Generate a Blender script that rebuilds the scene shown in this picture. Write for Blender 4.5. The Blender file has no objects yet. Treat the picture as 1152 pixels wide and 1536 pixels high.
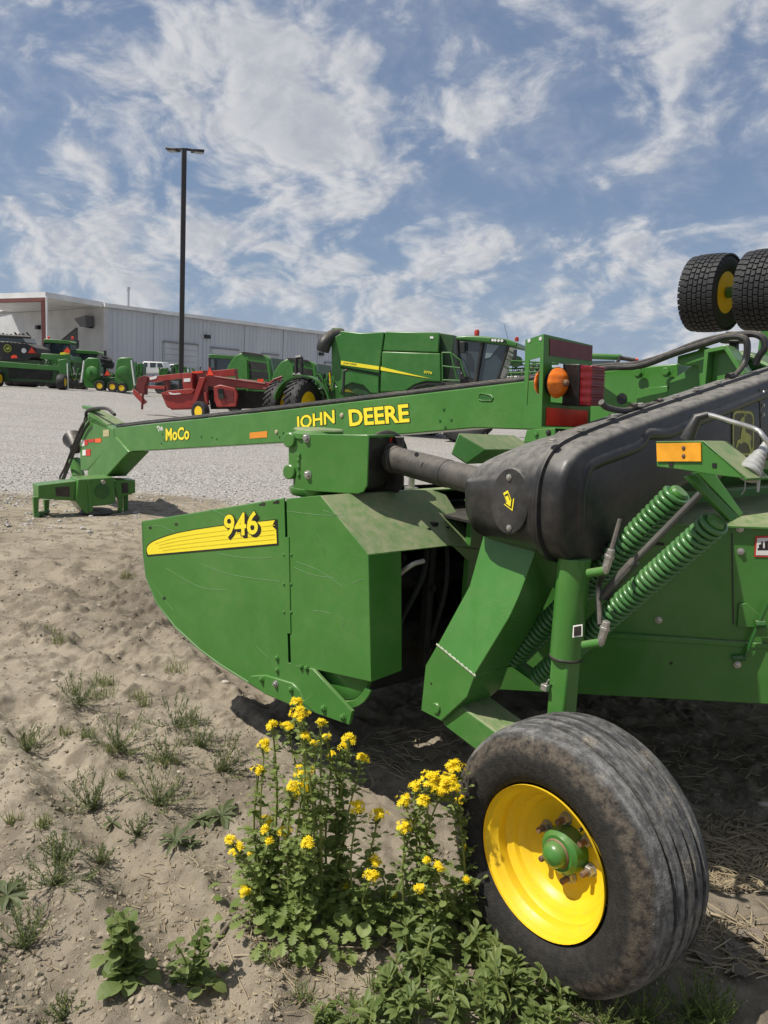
import bpy, bmesh, math, random
import numpy as np
from mathutils import Vector, Matrix

sc = bpy.context.scene
COL = sc.collection
rad = math.radians

# ------------------------------------------------------------------ camera
FPX, CXP, CYP, CAMH = 1150.0, 576.0, 768.0, 1.6      # photo is 1152 x 1536
PITCH, ROLL = rad(8.9), rad(3.2)
V3 = lambda *a: np.array(a, float)
fwd = V3(0, math.cos(PITCH), -math.sin(PITCH))
_r0 = V3(1, 0, 0); _u0 = np.cross(_r0, fwd)
cright = math.cos(ROLL)*_r0 + math.sin(ROLL)*_u0
cup = -math.sin(ROLL)*_r0 + math.cos(ROLL)*_u0
CAM = V3(0, 0, CAMH)
cam_d = bpy.data.cameras.new('camera'); cam = bpy.data.objects.new('camera', cam_d); COL.objects.link(cam)
cam_d.sensor_fit = 'VERTICAL'; cam_d.sensor_height = 36.0; cam_d.lens = FPX/1536*36.0
cam_d.clip_start = 0.05; cam_d.clip_end = 20000
m = Matrix.Identity(4)
for i in range(3):
    m[i][0] = cright[i]; m[i][1] = cup[i]; m[i][2] = -fwd[i]; m[i][3] = CAM[i]
cam.matrix_world = m
sc.camera = cam
sc.render.resolution_x, sc.render.resolution_y = 768, 1024

# ------------------------------------------------------------------ light
SUN_AZ, SUN_EL = rad(-106), rad(57)     # azimuth from +Y towards +X, elevation
sun_dir = V3(math.sin(SUN_AZ)*math.cos(SUN_EL), math.cos(SUN_AZ)*math.cos(SUN_EL), math.sin(SUN_EL))
sd = bpy.data.lights.new('sun', 'SUN'); sd.energy = 4.7; sd.angle = rad(0.53); sd.color = (1.0, 0.95, 0.87)
so = bpy.data.objects.new('sun', sd); COL.objects.link(so)
so.rotation_euler = Vector(-sun_dir).to_track_quat('-Z', 'Y').to_euler()
so.location = (-30, -10, 60)

sc.view_settings.view_transform = 'Standard'; sc.view_settings.look = 'None'
sc.view_settings.gamma = 1.0; sc.view_settings.exposure = 0.22
sc.view_settings.use_curve_mapping = False

# ------------------------------------------------------------------ node helper
class NT:
    def __init__(s, tree): s.t = tree; s.n = tree.nodes; s.l = tree.links
    def new(s, typ, ins=None, **kw):
        nd = s.n.new(typ)
        for k, v in kw.items(): setattr(nd, k, v)
        for k, v in (ins or {}).items(): s.set(nd, k, v)
        return nd
    def set(s, nd, k, v):
        sock = nd.inputs[k]
        if isinstance(v, bpy.types.NodeSocket): s.l.new(v, sock)
        else:
            if hasattr(sock.default_value, '__len__') and not isinstance(v, (tuple, list)): v = (v,)*len(sock.default_value)
            if hasattr(sock.default_value, '__len__') and len(sock.default_value) == 4 and len(v) == 3: v = tuple(v)+(1,)
            sock.default_value = v
    def math(s, op, a, b=None, c=None, clamp=False):
        nd = s.n.new('ShaderNodeMath'); nd.operation = op; nd.use_clamp = clamp
        for i, x in enumerate((a, b, c)):
            if x is not None: s.set(nd, i, x)
        return nd.outputs[0]
    def vmath(s, op, a, b=None, out=0):
        nd = s.n.new('ShaderNodeVectorMath'); nd.operation = op
        s.set(nd, 0, a)
        if b is not None:
            s.set(nd, 3 if op == 'SCALE' else 1, b)
        return nd.outputs[out]
    def mix(s, f, a, b):
        nd = s.n.new('ShaderNodeMix'); nd.data_type = 'RGBA'
        s.set(nd, 0, f); s.set(nd, 6, a); s.set(nd, 7, b)
        return nd.outputs[2]
    def ramp(s, x, lo, hi, a=0.0, b=1.0, smooth=True):
        nd = s.n.new('ShaderNodeMapRange'); nd.interpolation_type = 'SMOOTHSTEP' if smooth else 'LINEAR'
        for i, q in enumerate((x, lo, hi, a, b)): s.set(nd, i, q)
        return nd.outputs[0]
    def noise(s, vec, scale, detail=4, rough=.55, dist=0.0, col=False, w=None):
        nd = s.n.new('ShaderNodeTexNoise')
        if w is not None: nd.noise_dimensions = '4D'; s.set(nd, 'W', w)
        s.set(nd, 'Vector', vec); s.set(nd, 'Scale', scale); s.set(nd, 'Detail', detail)
        s.set(nd, 'Roughness', rough); s.set(nd, 'Distortion', dist)
        return nd.outputs[1 if col else 0]
    def voro(s, vec, scale, feat='F1', out=0, rnd=1.0):
        nd = s.n.new('ShaderNodeTexVoronoi'); nd.feature = feat
        s.set(nd, 'Vector', vec); s.set(nd, 'Scale', scale); s.set(nd, 'Randomness', rnd)
        return nd.outputs[out]
    def bump(s, h, strength=.3, dist=.01):
        nd = s.n.new('ShaderNodeBump'); s.set(nd, 'Height', h); s.set(nd, 'Strength', strength); s.set(nd, 'Distance', dist)
        return nd.outputs[0]

# ------------------------------------------------------------------ sky
world = bpy.data.worlds.new('World'); sc.world = world; world.use_nodes = True
W = NT(world.node_tree); W.n.clear()
sky = W.new('ShaderNodeTexSky', sky_type='NISHITA', sun_disc=False, sun_elevation=SUN_EL, sun_rotation=SUN_AZ,
            air_density=1.0, dust_density=1.0, ozone_density=1.3, altitude=200)
tc = W.new('ShaderNodeTexCoord')
dirv = tc.outputs['Generated']
sep = W.new('ShaderNodeSeparateXYZ', {0: dirv})
dz = W.math('MAXIMUM', sep.outputs[2], 0.0)
den = W.math('ADD', dz, 0.42)
cx_ = W.math('DIVIDE', sep.outputs[0], den); cy_ = W.math('DIVIDE', sep.outputs[1], den)
cmb = W.new('ShaderNodeCombineXYZ', {0: cx_, 1: cy_, 2: 0.0})
rotm = W.new('ShaderNodeMapping', {0: cmb.outputs[0], 'Location': (5.3, 2.2, 0), 'Rotation': (0, 0, rad(20)), 'Scale': (1.55, 1.5, 1)})
P = rotm.outputs[0]
warp = W.noise(P, 2.2, 2, .5, col=True)
Pw = W.vmath('ADD', P, W.vmath('SCALE', W.vmath('SUBTRACT', warp, (0.5, .5, .5)), 0.30))
big = W.noise(P, 1.3, 1, .5)
f_ = W.noise(Pw, 3.3, 9, .60)
q_ = W.voro(W.vmath('ADD', Pw, W.vmath('SCALE', warp, .5)), 8.0, 'F1')
dens = W.math('ADD', W.math('MULTIPLY', f_, .88), W.math('MULTIPLY', big, .42))
dens = W.math('SUBTRACT', dens, W.math('MULTIPLY', q_, .13))
cov = W.ramp(dens, .50, .72)
cov = W.math('MINIMUM', W.math('MAXIMUM', cov, W.ramp(f_, .36, .76, .04, .50)), .97)
# self-shadowing of the cloud sheet: compare with the density a little towards the sun
f2_ = W.noise(W.vmath('ADD', Pw, (float(sun_dir[0])*.05, float(sun_dir[1])*.05, 0)), 3.3, 5, .60)
lit = W.ramp(W.math('SUBTRACT', f_, f2_), -.075, .085)
thick = W.ramp(dens, .58, .85, 1.0, .5)
shade = W.math('MULTIPLY', W.math('ADD', W.math('MULTIPLY', lit, .6), .4), thick)
CLOUD_LO, CLOUD_HI = (5.6, 6.1, 7.2), (11.0, 11.0, 11.1)
ccol = W.mix(shade, CLOUD_LO, CLOUD_HI)
hsv = W.new('ShaderNodeHueSaturation', {'Saturation': 1.12, 'Value': 1.15, 'Color': sky.outputs[0]})
lowsky = W.mix(W.ramp(dz, 0.0, .20, .75, 0.0), hsv.outputs[0], (4.6, 6.0, 8.4))
lowsky = W.mix(.38, lowsky, (4.1, 5.4, 8.3))
final = W.mix(cov, lowsky, ccol)
bg = W.new('ShaderNodeBackground', {0: final, 1: 0.057})
wo = W.new('ShaderNodeOutputWorld', {0: bg.outputs[0]})

# ------------------------------------------------------------------ pixel rays (used to read real positions off the photo)
def rayd(x, y): return fwd*FPX + cright*(x-CXP) - cup*(y-CYP)
def proj(p):
    p = np.asarray(p, float)-CAM; z = p@fwd
    return np.array([CXP+FPX*(p@cright)/z, CYP-FPX*(p@cup)/z])
def depth(p): return float((np.asarray(p)-CAM)@fwd)
class Plane:
    def __init__(s, p0, n): s.p = np.asarray(p0, float); s.n = np.asarray(n, float)/np.linalg.norm(n); s.n = s.n if (CAM-s.p)@s.n > 0 else -s.n
    def __call__(s, x, y):
        d = rayd(x, y); return CAM + d*(((s.p-CAM)@s.n)/(d@s.n))
    def pts(s, px): return [s(*q) for q in px]
    def off(s, d): return Plane(s.p+s.n*d, s.n)
UPV = V3(0, 0, 1)
AX = rad(219.5)
vv = V3(math.cos(AX), math.sin(AX), 0); uu = V3(vv[1], -vv[0], 0); ORI = V3(.582, 2.01, 0)
def L(u, v, z): return ORI+uu*u+vv*v+UPV*z
def PU(u): return Plane(L(u, 0, 0), uu)
def PV(v): return Plane(L(0, v, 0), vv)
def PZ(z): return Plane(V3(0, 0, z), UPV)
def PD(d): return Plane(CAM+fwd*d, fwd)
def hdir(h): h = rad(h); return V3(-math.sin(h), math.cos(h), 0)
def PH(h, p0):
    f = hdir(h); return Plane(p0, V3(f[1], -f[0], 0))
def GP(x, y, z=0.0): return PZ(z)(x, y)
def loc(p): p = np.asarray(p)-ORI; return V3(p@uu, p@vv, p[2])

# ------------------------------------------------------------------ mesh builder
def unit(a): a = np.asarray(a, float); n = np.linalg.norm(a); return a/n if n > 0 else a
def perp(a):
    a = unit(a); t = V3(0, 0, 1) if abs(a[2]) < .9 else V3(1, 0, 0)
    b = unit(np.cross(a, t)); return b, np.cross(a, b)
class MB:
    def __init__(s): s.v = []; s.f = []
    def add(s, vs, fs):
        o = len(s.v); s.v += [tuple(map(float, p)) for p in vs]; s.f += [tuple(i+o for i in f) for f in fs]; return s
    def prism(s, poly, vec):
        n = len(poly); poly = [np.asarray(p, float) for p in poly]; vec = np.asarray(vec, float)
        fs = [tuple(range(n)), tuple(range(2*n-1, n-1, -1))]
        fs += [(i, i+n, (i+1) % n+n, (i+1) % n) for i in range(n)]
        return s.add(poly+[p+vec for p in poly], fs)
    def hexa(s, a, b):               # two quads
        n = len(a); fs = [tuple(range(n)), tuple(range(2*n-1, n-1, -1))]
        fs += [(i, i+n, (i+1) % n+n, (i+1) % n) for i in range(n)]
        return s.add(list(a)+list(b), fs)
    def box(s, c, x, y, z):          # centre and three half vectors
        c, x, y, z = [np.asarray(q, float) for q in (c, x, y, z)]
        a = [c-x-y-z, c+x-y-z, c+x+y-z, c-x+y-z]
        return s.hexa(a, [p+2*z for p in a])
    def abox(s, c, sx, sy, sz): return s.box(c, (sx/2, 0, 0), (0, sy/2, 0), (0, 0, sz/2))
    def tube(s, path, r, seg=10, cap=True):
        path = [np.asarray(p, float) for p in path]; n = len(path)
        rs = r if hasattr(r, '__len__') else [r]*n
        t = [unit(path[min(i+1, n-1)]-path[max(i-1, 0)]) for i in range(n)]
        b, c = perp(t[0]); vs = []; fs = []
        for i in range(n):
            b = unit(b-t[i]*(b@t[i])); c = np.cross(t[i], b)
            for k in range(seg):
                a = 2*math.pi*k/seg; vs.append(path[i]+rs[i]*(math.cos(a)*b+math.sin(a)*c))
        for i in range(n-1):
            for k in range(seg):
                k2 = (k+1) % seg; fs.append((i*seg+k, i*seg+k2, (i+1)*seg+k2, (i+1)*seg+k))
        if cap: fs += [tuple(range(seg-1, -1, -1)), tuple(range((n-1)*seg, n*seg))]
        return s.add(vs, fs)
    def lathe(s, prof, o, axis, seg=32, closed=False, cap=True):   # prof: (radius, distance along axis)
        o = np.asarray(o, float); axis = unit(axis); b, c = perp(axis); vs = []; fs = []; n = len(prof)
        for r, h in prof:
            for k in range(seg):
                a = 2*math.pi*k/seg; vs.append(o+axis*h+r*(math.cos(a)*b+math.sin(a)*c))
        for i in range(n if closed else n-1):
            j = (i+1) % n
            for k in range(seg):
                k2 = (k+1) % seg; fs.append((i*seg+k, i*seg+k2, j*seg+k2, j*seg+k))
        if not closed and cap:
            if prof[0][0] > 1e-5: fs.append(tuple(range(seg-1, -1, -1)))
            if prof[-1][0] > 1e-5: fs.append(tuple(range((n-1)*seg, n*seg)))
        return s.add(vs, fs)
    def cyl(s, a, b, r, seg=16): return s.tube([a, b], r, seg)
    def hexbolt(s, p, n, r=.011, h=.008, stud=0.0):
        p = np.asarray(p, float); n = unit(n)
        s.lathe([(r*1.35, 0), (r*1.35, h*.25)], p, n, 12)
        s.lathe([(r, h*.2), (r, h), (r*.8, h*1.15)], p, n, 6)
        if stud: s.lathe([(r*.5, h), (r*.5, h+stud)], p, n, 8)
        return s
    def build(s, name, mat, parent=None, base=None, bevel=0.0, smooth=35, seg=2, merge=False):
        me = bpy.data.meshes.new(name)
        b0 = V3(0, 0, 0) if base is None else np.asarray(base, float)
        bmm = bmesh.new()
        vs = [bmm.verts.new(Vector(np.asarray(v)-b0)) for v in s.v]
        for f in s.f:
            try: bmm.faces.new([vs[i] for i in f])
            except ValueError: pass
        if merge: bmesh.ops.remove_doubles(bmm, verts=bmm.verts, dist=1e-5)
        bmesh.ops.recalc_face_normals(bmm, faces=bmm.faces)
        bmm.to_mesh(me); bmm.free()
        if smooth:
            me.shade_smooth(); me.set_sharp_from_angle(angle=rad(smooth))
        o = bpy.data.objects.new(name, me); COL.objects.link(o)
        if mat is not None: me.materials.append(mat)
        if parent is not None: o.parent = parent
        if bevel:
            md = o.modifiers.new('bevel', 'BEVEL'); md.width = bevel; md.segments = seg; md.limit_method = 'ANGLE'; md.angle_limit = rad(40)
            md.harden_normals = False
        return o
def bez(pts, n=24):
    """smooth Catmull-Rom curve through points"""
    pts = [np.asarray(p, float) for p in pts]; P = [2*pts[0]-pts[1]]+pts+[2*pts[-1]-pts[-2]]; out = []
    per = max(2, n//(len(pts)-1))
    for i in range(1, len(P)-2):
        for k in range(per):
            t = k/per; a, b, c, d = P[i-1], P[i], P[i+1], P[i+2]
            out.append(.5*((2*b)+(-a+c)*t+(2*a-5*b+4*c-d)*t*t+(-a+3*b-3*c+d)*t**3))
    out.append(pts[-1]); return out
def tag(o, label=None, cat=None, group=None, kind=None):
    if label: o['label'] = label
    if cat: o['category'] = cat
    if group: o['group'] = group
    if kind: o['kind'] = kind
    return o
def empty(name, at, label=None, cat=None, group=None, rz=0.0):
    o = bpy.data.objects.new(name, None); COL.objects.link(o); o.location = tuple(map(float, at)); o.rotation_euler = (0, 0, rz)
    o.empty_display_size = .2
    return tag(o, label, cat, group)
def copy_tree(o, parent=None):
    c = o.copy(); COL.objects.link(c)
    if parent is not None: c.parent = parent
    for ch in o.children: copy_tree(ch, c)
    return c

# ------------------------------------------------------------------ materials
MATS = {}
def mat(name):
    mm = bpy.data.materials.new(name); mm.use_nodes = True; N = NT(mm.node_tree); N.n.clear()
    out = N.new('ShaderNodeOutputMaterial'); b = N.new('ShaderNodeBsdfPrincipled'); N.l.new(b.outputs[0], out.inputs[0])
    MATS[name] = mm; return mm, N, b
DUST = (.36, .30, .21)
def painted(name, col, rough=.32, dust=.5, var=.18, coat=.0, spec=.5, metal=0.0, scale=1.0, dustcol=DUST, topdust=.75, scratch=0.0, bump=0.02, wavy=0.0):
    mm, N, b = mat(name)
    tco = N.new('ShaderNodeTexCoord').outputs['Object']
    geo = N.new('ShaderNodeNewGeometry'); nz = N.new('ShaderNodeSeparateXYZ', {0: geo.outputs['Normal']}).outputs[2]
    n1 = N.noise(tco, 3.0*scale, 6, .6); n2 = N.noise(tco, 22*scale, 5, .65); n3 = N.noise(tco, 90*scale, 3, .6)
    c = N.mix(N.ramp(n1, .3, .7), tuple(x*(1-var) for x in col), tuple(min(1, x*(1+var)) for x in col))
    top = N.ramp(nz, .25, .85)
    grime = N.ramp(N.math('ADD', N.math('MULTIPLY', n1, .6), N.math('MULTIPLY', n2, .4)), .42, .72)
    fac = N.math('MULTIPLY', grime, dust*.35)
    fac = N.math('ADD', fac, N.math('MULTIPLY', top, N.math('MULTIPLY', N.ramp(n2, .2, .7, .35, 1.0), topdust*dust)))
    spk = N.math('MULTIPLY', N.ramp(n3, .62, .74), .25*dust)
    fac = N.math('MAXIMUM', fac, spk)
    if scratch:
        sm = N.new('ShaderNodeMapping', {0: tco, 'Scale': (14*scale, 14*scale, 90*scale), 'Rotation': (.25, .1, .6)})
        sn = N.noise(sm.outputs[0], 1.0, 2, .4, .6)
        line = N.ramp(N.math('ABSOLUTE', N.math('SUBTRACT', sn, .5)), .0, .006, 1.0, 0.0)
        line = N.math('MULTIPLY', line, N.math('MULTIPLY', N.ramp(N.noise(tco, 2.3*scale, 2), .5, .7), scratch))
        fac = N.math('MAXIMUM', fac, line)
    c = N.mix(N.math('MINIMUM', fac, 1.0), c, dustcol)
    N.set(b, 'Base Color', c)
    N.set(b, 'Roughness', N.ramp(fac, 0, .8, rough, .9))
    N.set(b, 'Metallic', metal); N.set(b, 'Specular IOR Level', spec)
    if coat: N.set(b, 'Coat Weight', coat); N.set(b, 'Coat Roughness', .12)
    if bump:
        fine_b = N.bump(N.math('ADD', n2, N.math('MULTIPLY', n3, .4)), bump*4, .004/scale)
        if wavy:
            nb = N.n.new('ShaderNodeBump'); N.set(nb, 'Height', N.noise(tco, 4.5*scale, 2, .5)); N.set(nb, 'Strength', wavy); N.set(nb, 'Distance', .02/scale); N.l.new(fine_b, nb.inputs['Normal']); fine_b = nb.outputs[0]
        N.set(b, 'Normal', fine_b)
    return mm
GREEN = (.056, .19, .034)
M_GREEN = painted('green_paint', GREEN, .24, .28, .06, spec=.45, scratch=.35, wavy=.35, bump=.012)
M_GREEN_DUSTY = painted('green_paint_dusty', GREEN, .36, .72, .1, spec=.4, scratch=.3)
M_DKGREEN = painted('dark_green_paint', (.022, .11, .02), .35, .3, .1)
M_BLACK = painted('black_plastic', (.017, .017, .018), .36, .42, .2, dustcol=(.26, .245, .215), topdust=1.5, scale=1.3, spec=.5)
M_BLACKC = painted('black_metal', (.012, .012, .013), .4, .35, .2)
M_HOSE = painted('hose_rubber', (.014, .014, .015), .42, .35, .2, scale=2)
M_STEEL = painted('zinc_steel', (.45, .44, .41), .38, .3, .15, metal=.75, scale=3)
M_RUST = painted('rusty_steel', (.16, .085, .05), .75, .3, .4, metal=.2, scale=4)
M_YELLOW = painted('yellow_paint', (.80, .53, .012), .38, .55, .08, spec=.45, topdust=.25, scale=2.4, dustcol=(.33, .22, .09))
M_DECAL = painted('decal_yellow', (.86, .72, .03), .35, .10, .03, topdust=0)
M_DECALK = painted('decal_black', (.012, .012, .012), .4, .1, .03, topdust=0)
M_WHITE = painted('white_sticker', (.75, .74, .7), .4, .2, .03, topdust=0)
M_RED = painted('red_paint', (.26, .018, .014), .33, .35, .12, scale=.4)
M_REDST = painted('red_sticker', (.55, .03, .02), .4, .15, .05, topdust=0)
M_ORANGE = painted('orange_sticker', (.85, .12, .02), .4, .1, .05, topdust=0)
def lens(name, col, trans=.35, ribs=True, vert=False, sc_=220):
    mm, N, b = mat(name)
    tco = N.new('ShaderNodeTexCoord').outputs['Object']
    sp = N.new('ShaderNodeSeparateXYZ', {0: tco})
    h = N.math('SINE', N.math('MULTIPLY', sp.outputs[2], sc_))
    n = N.noise(tco, 60, 3)
    N.set(b, 'Base Color', N.mix(N.ramp(n, .3, .7), tuple(x*.8 for x in col), col)); N.set(b, 'Roughness', .16)
    N.set(b, 'Subsurface Weight', trans); N.set(b, 'Subsurface Radius', (.02, .01, .005)); N.set(b, 'Subsurface Scale', .5)
    if ribs: N.set(b, 'Normal', N.bump(h, .35, .002))
    return mm
M_AMBER = lens('amber_lens', (.78, .19, .012))
M_REDLENS = lens('red_lens', (.17, .008, .014))
M_AMBREF = painted('amber_reflector', (.75, .33, .02), .25, .12, .12, scale=8, topdust=0)
M_REDREF = painted('red_reflector', (.12, .012, .018), .22, .15, .15, scale=8, topdust=0)
M_REDREF2 = painted('bright_red_reflector', (.72, .04, .015), .3, .10, .1, scale=8, topdust=0)
def rubber(name, col=(.028, .027, .026), mud=(.20, .15, .095), amount=.55, scale=1.0):
    mm, N, b = mat(name)
    tco = N.new('ShaderNodeTexCoord').outputs['Object']
    n1 = N.noise(tco, 6*scale, 6, .65); n2 = N.noise(tco, 34*scale, 6, .7); n3 = N.noise(tco, 150*scale, 3, .6)
    f = N.ramp(N.math('ADD', N.math('MULTIPLY', n1, .55), N.math('MULTIPLY', n2, .45)), .40, .66)
    f = N.math('MULTIPLY', f, amount)
    c = N.mix(f, col, mud)
    c = N.mix(N.math('MULTIPLY', N.ramp(n3, .55, .75), .35*amount), c, (.35, .33, .3))
    N.set(b, 'Base Color', c); N.set(b, 'Roughness', N.ramp(f, 0, .6, .62, .92)); N.set(b, 'Specular IOR Level', .35)
    N.set(b, 'Normal', N.bump(N.math('ADD', n2, N.math('MULTIPLY', n3, .5)), .4, .006))
    return mm
M_TYRE = rubber('muddy_rubber', amount=.75)
M_TYREC = rubber('clean_rubber', (.022, .022, .023), (.07, .065, .06), .3)
def simple(name, col, rough=.5, metal=0.0, trans=0.0, var=.12, scale=20, bump=0.0, spec=.5):
    mm, N, b = mat(name)
    tco = N.new('ShaderNodeTexCoord').outputs['Object']; n = N.noise(tco, scale, 4)
    N.set(b, 'Base Color', N.mix(N.ramp(n, .3, .7), tuple(x*(1-var) for x in col), tuple(min(1, x*(1+var)) for x in col)))
    N.set(b, 'Roughness', rough); N.set(b, 'Metallic', metal); N.set(b, 'Specular IOR Level', spec)
    if trans: N.set(b, 'Transmission Weight', trans)
    if bump: N.set(b, 'Normal', N.bump(n, bump, .01))
    return mm
# ================================================================== GROUND
rng = np.random.default_rng(7)
_T = rng.random((256, 256))
def vnoise(x, y):
    xi = np.floor(x).astype(int); yi = np.floor(y).astype(int); fx = x-xi; fy = y-yi
    fx = fx*fx*(3-2*fx); fy = fy*fy*(3-2*fy)
    g = lambda a, b: _T[a % 256, b % 256]
    return (g(xi, yi)*(1-fx)+g(xi+1, yi)*fx)*(1-fy)+(g(xi, yi+1)*(1-fx)+g(xi+1, yi+1)*fx)*fy
def fbm(x, y, s, o=5, r=.5):
    t = 0; a = 1; n = 0
    for i in range(o):
        t = t+a*(vnoise(x*s+17.3*i, y*s+9.1*i)-.5); n += a; a *= r; s *= 2.03
    return t/n
def seg_dist(x, y, a, b):
    dx, dy = b[0]-a[0], b[1]-a[1]; ll = dx*dx+dy*dy
    t = np.clip(((x-a[0])*dx+(y-a[1])*dy)/ll, 0, 1)
    return np.hypot(x-a[0]-t*dx, y-a[1]-t*dy), t
def gravel_mask(x, y):
    """1 on the gravel lot, 0 on bare earth"""
    edge = 7.7+.10*(x+3)+4.5*fbm(x, y, .5, 5, .65)
    return np.clip((y-edge)/4.6, 0, 1)
def lug_patch(x, y):
    c = GP(240, 915); e = GP(370, 925)-GP(170, 910); e = e/np.hypot(e[0], e[1])
    a_ = (x-c[0])*e[0]+(y-c[1])*e[1]; b_ = -(x-c[0])*e[1]+(y-c[1])*e[0]
    msk = np.exp(-(a_/.85)**4-((b_+.15*a_)/.46)**4)*np.clip(.6+2.5*fbm(x+9, y, 1.8, 3), 0, 1)
    return msk, (b_*.9+.5*np.abs(a_-.1)+.16*fbm(x, y, 2.5, 4))*math.pi/.21
def ground_h(x, y):
    x = np.asarray(x, float); y = np.asarray(y, float)
    near = np.exp(-np.clip(np.hypot(x, y-3)-6, 0, None)/4.0)
    h = .10*fbm(x, y, .45, 3)+.055*fbm(x, y, 1.6, 5, .55)+.036*fbm(x, y, 7, 6, .68)
    clod = np.clip(fbm(x+50, y+5, 11, 3, .55)-.05, 0, None)
    h = h+.11*clod*(.6+1.0*np.clip((y-2.6)/2, 0, 1))
    h = h+.05*np.clip(fbm(x+7, y+91, 26, 3, .6)-.08, 0, None)
    # wheel rut running away from the camera, and its shoulder
    for A, B, w, dpt in ((GP(25, 1060), GP(330, 1500), .085, .042), (GP(270, 930), GP(470, 1120), .07, .032), (GP(-60, 1180), GP(90, 1536), .08, .030), (GP(-40, 880), GP(260, 1010), .10, .030), (GP(40, 850), GP(330, 960), .09, .025)):
        d, t = seg_dist(x, y, A, B)
        q = d+.02*fbm(x, y, 6, 3)
        h = h-dpt*np.exp(-(q/w)**2)+dpt*.7*np.exp(-((q-1.7*w)/(w*.6))**2)
    # lug prints across a soft patch in front of the shield
    msk, ph = lug_patch(x, y)
    h = h+msk*.075*(np.abs(np.sin(ph))-.6)
    # keep the wheel, hitch and skid spots level
    for P_, r_ in ((ORI, .35), (GP(140, 770), .8)):
        k = np.exp(-(np.hypot(x-P_[0], y-P_[1])/r_)**2); h = h*(1-k)
    g = gravel_mask(x, y)
    h = h*(1-.85*g)+g*.012*fbm(x, y, 9, 3)
    far = .75*np.clip((y-24)/16, 0, 1)**2*(3-2*np.clip((y-24)/16, 0, 1))*np.clip((-x-7)/9, 0, 1)
    return (h-.005)*near+far
def graded(lo, a, b, hi, step, k=1.09):
    mid = list(np.arange(a, b, step)); s = step; x = b; up = []
    while x < hi: up.append(x); s *= k; x += s
    up.append(hi); s = step; x = a; dn = []
    while x > lo: s *= k; x -= s; dn.append(max(x, lo))
    return np.array(dn[::-1]+mid+up)
gx = graded(-4000, -2.1, 1.75, 4000, .0125); gy = graded(-60, 1.35, 5.6, 6000, .0125)
X, Y = np.meshgrid(gx, gy); Z = ground_h(X, Y)
nx, ny = len(gx), len(gy)
co = np.stack([X, Y, Z], -1).reshape(-1, 3)
idx = np.arange(nx*ny).reshape(ny, nx)
quads = np.stack([idx[:-1, :-1], idx[:-1, 1:], idx[1:, 1:], idx[1:, :-1]], -1).reshape(-1, 4)
me = bpy.data.meshes.new('ground')
me.vertices.add(len(co)); me.vertices.foreach_set('co', co.ravel())
me.loops.add(quads.size); me.loops.foreach_set('vertex_index', quads.ravel().astype(np.int32))
me.polygons.add(len(quads)); me.polygons.foreach_set('loop_start', np.arange(0, quads.size, 4, dtype=np.int32))
me.polygons.foreach_set('loop_total', np.full(len(quads), 4, dtype=np.int32)); me.update(calc_edges=True); me.shade_smooth()
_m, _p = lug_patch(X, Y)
damp_shade = _m*(.35+.65*np.clip(1.15-1.4*np.abs(np.sin(_p)), 0, 1))*1.2  # damp soil, plus trough shade painted in to bring out the lug ridges
damp_shade = np.maximum(damp_shade, np.clip(2.6*fbm(X+31, Y, .55, 4, .6), 0, .8)*np.clip((9-Y)/3, 0, 1))
dat = me.attributes.new('damp_shade', 'FLOAT', 'POINT'); dat.data.foreach_set('value', damp_shade.ravel().astype(np.float32))
at = me.attributes.new('gravel', 'FLOAT', 'POINT'); at.data.foreach_set('value', gravel_mask(X, Y).ravel().astype(np.float32))
ground = bpy.data.objects.new('ground', me); COL.objects.link(ground); tag(ground, kind='structure')
gm, N, b = mat('earth_and_gravel')
tco = N.new('ShaderNodeTexCoord').outputs['Object']
att = N.new('ShaderNodeAttribute', attribute_name='gravel').outputs['Fac']
n1 = N.noise(tco, .8, 6, .6); n2 = N.noise(tco, 7, 6, .65); n3 = N.noise(tco, 48, 6, .72); n4 = N.noise(tco, 300, 3, .6)
dirt = N.mix(N.ramp(n1, .3, .7), (.235, .198, .146), (.375, .322, .244))
dirt = N.mix(N.ramp(n2, .45, .62, 0, .72), dirt, (.150, .125, .092))
dirt = N.mix(N.ramp(n3, .58, .72, 0, .45), dirt, (.42, .37, .295))
dmp_shade = N.new('ShaderNodeAttribute', attribute_name='damp_shade').outputs['Fac']
dirt = N.mix(N.math('MULTIPLY', dmp_shade, .70, clamp=True), dirt, (.098, .080, .060))
crk = N.voro(N.vmath('ADD', tco, N.vmath('SCALE', N.noise(tco, 9, 4, .6, col=True), .12)), 6.5, 'DISTANCE_TO_EDGE')
crack = N.math('MULTIPLY', N.ramp(crk, .0, .009, 1, 0), N.ramp(N.noise(tco, 1.1, 2), .54, .68))
dirt = N.mix(N.math('MULTIPLY', crack, .75), dirt, (.09, .065, .045))
vc = N.voro(tco, 30, 'F1', 1); vd = N.voro(tco, 30, 'F1', 0)
vs = N.new('ShaderNodeSeparateColor', {0: vc}).outputs[0]
stone = N.mix(vs, (.22, .207, .188), (.62, .595, .555))
stone = N.mix(N.ramp(vd, .3, .75, 0, .6), stone, (.13, .12, .11))
stone = N.mix(N.ramp(N.noise(tco, .35, 5, .6), .42, .7, 0, .55), stone, (.36, .34, .31))
gf = N.math('ADD', att, N.math('ADD', N.math('MULTIPLY', N.math('SUBTRACT', n2, .5), .8), N.math('MULTIPLY', N.math('SUBTRACT', n1, .5), 1.1)))
gf = N.ramp(gf, .30, .62)
trk = N.noise(N.new('ShaderNodeMapping', {0: tco, 'Scale': (.10, .9, 1), 'Rotation': (0, 0, rad(20))}).outputs[0], 1.0, 4, .6)
stone = N.mix(N.ramp(trk, .45, .7, 0, .4), stone, (.27, .25, .222))
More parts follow.
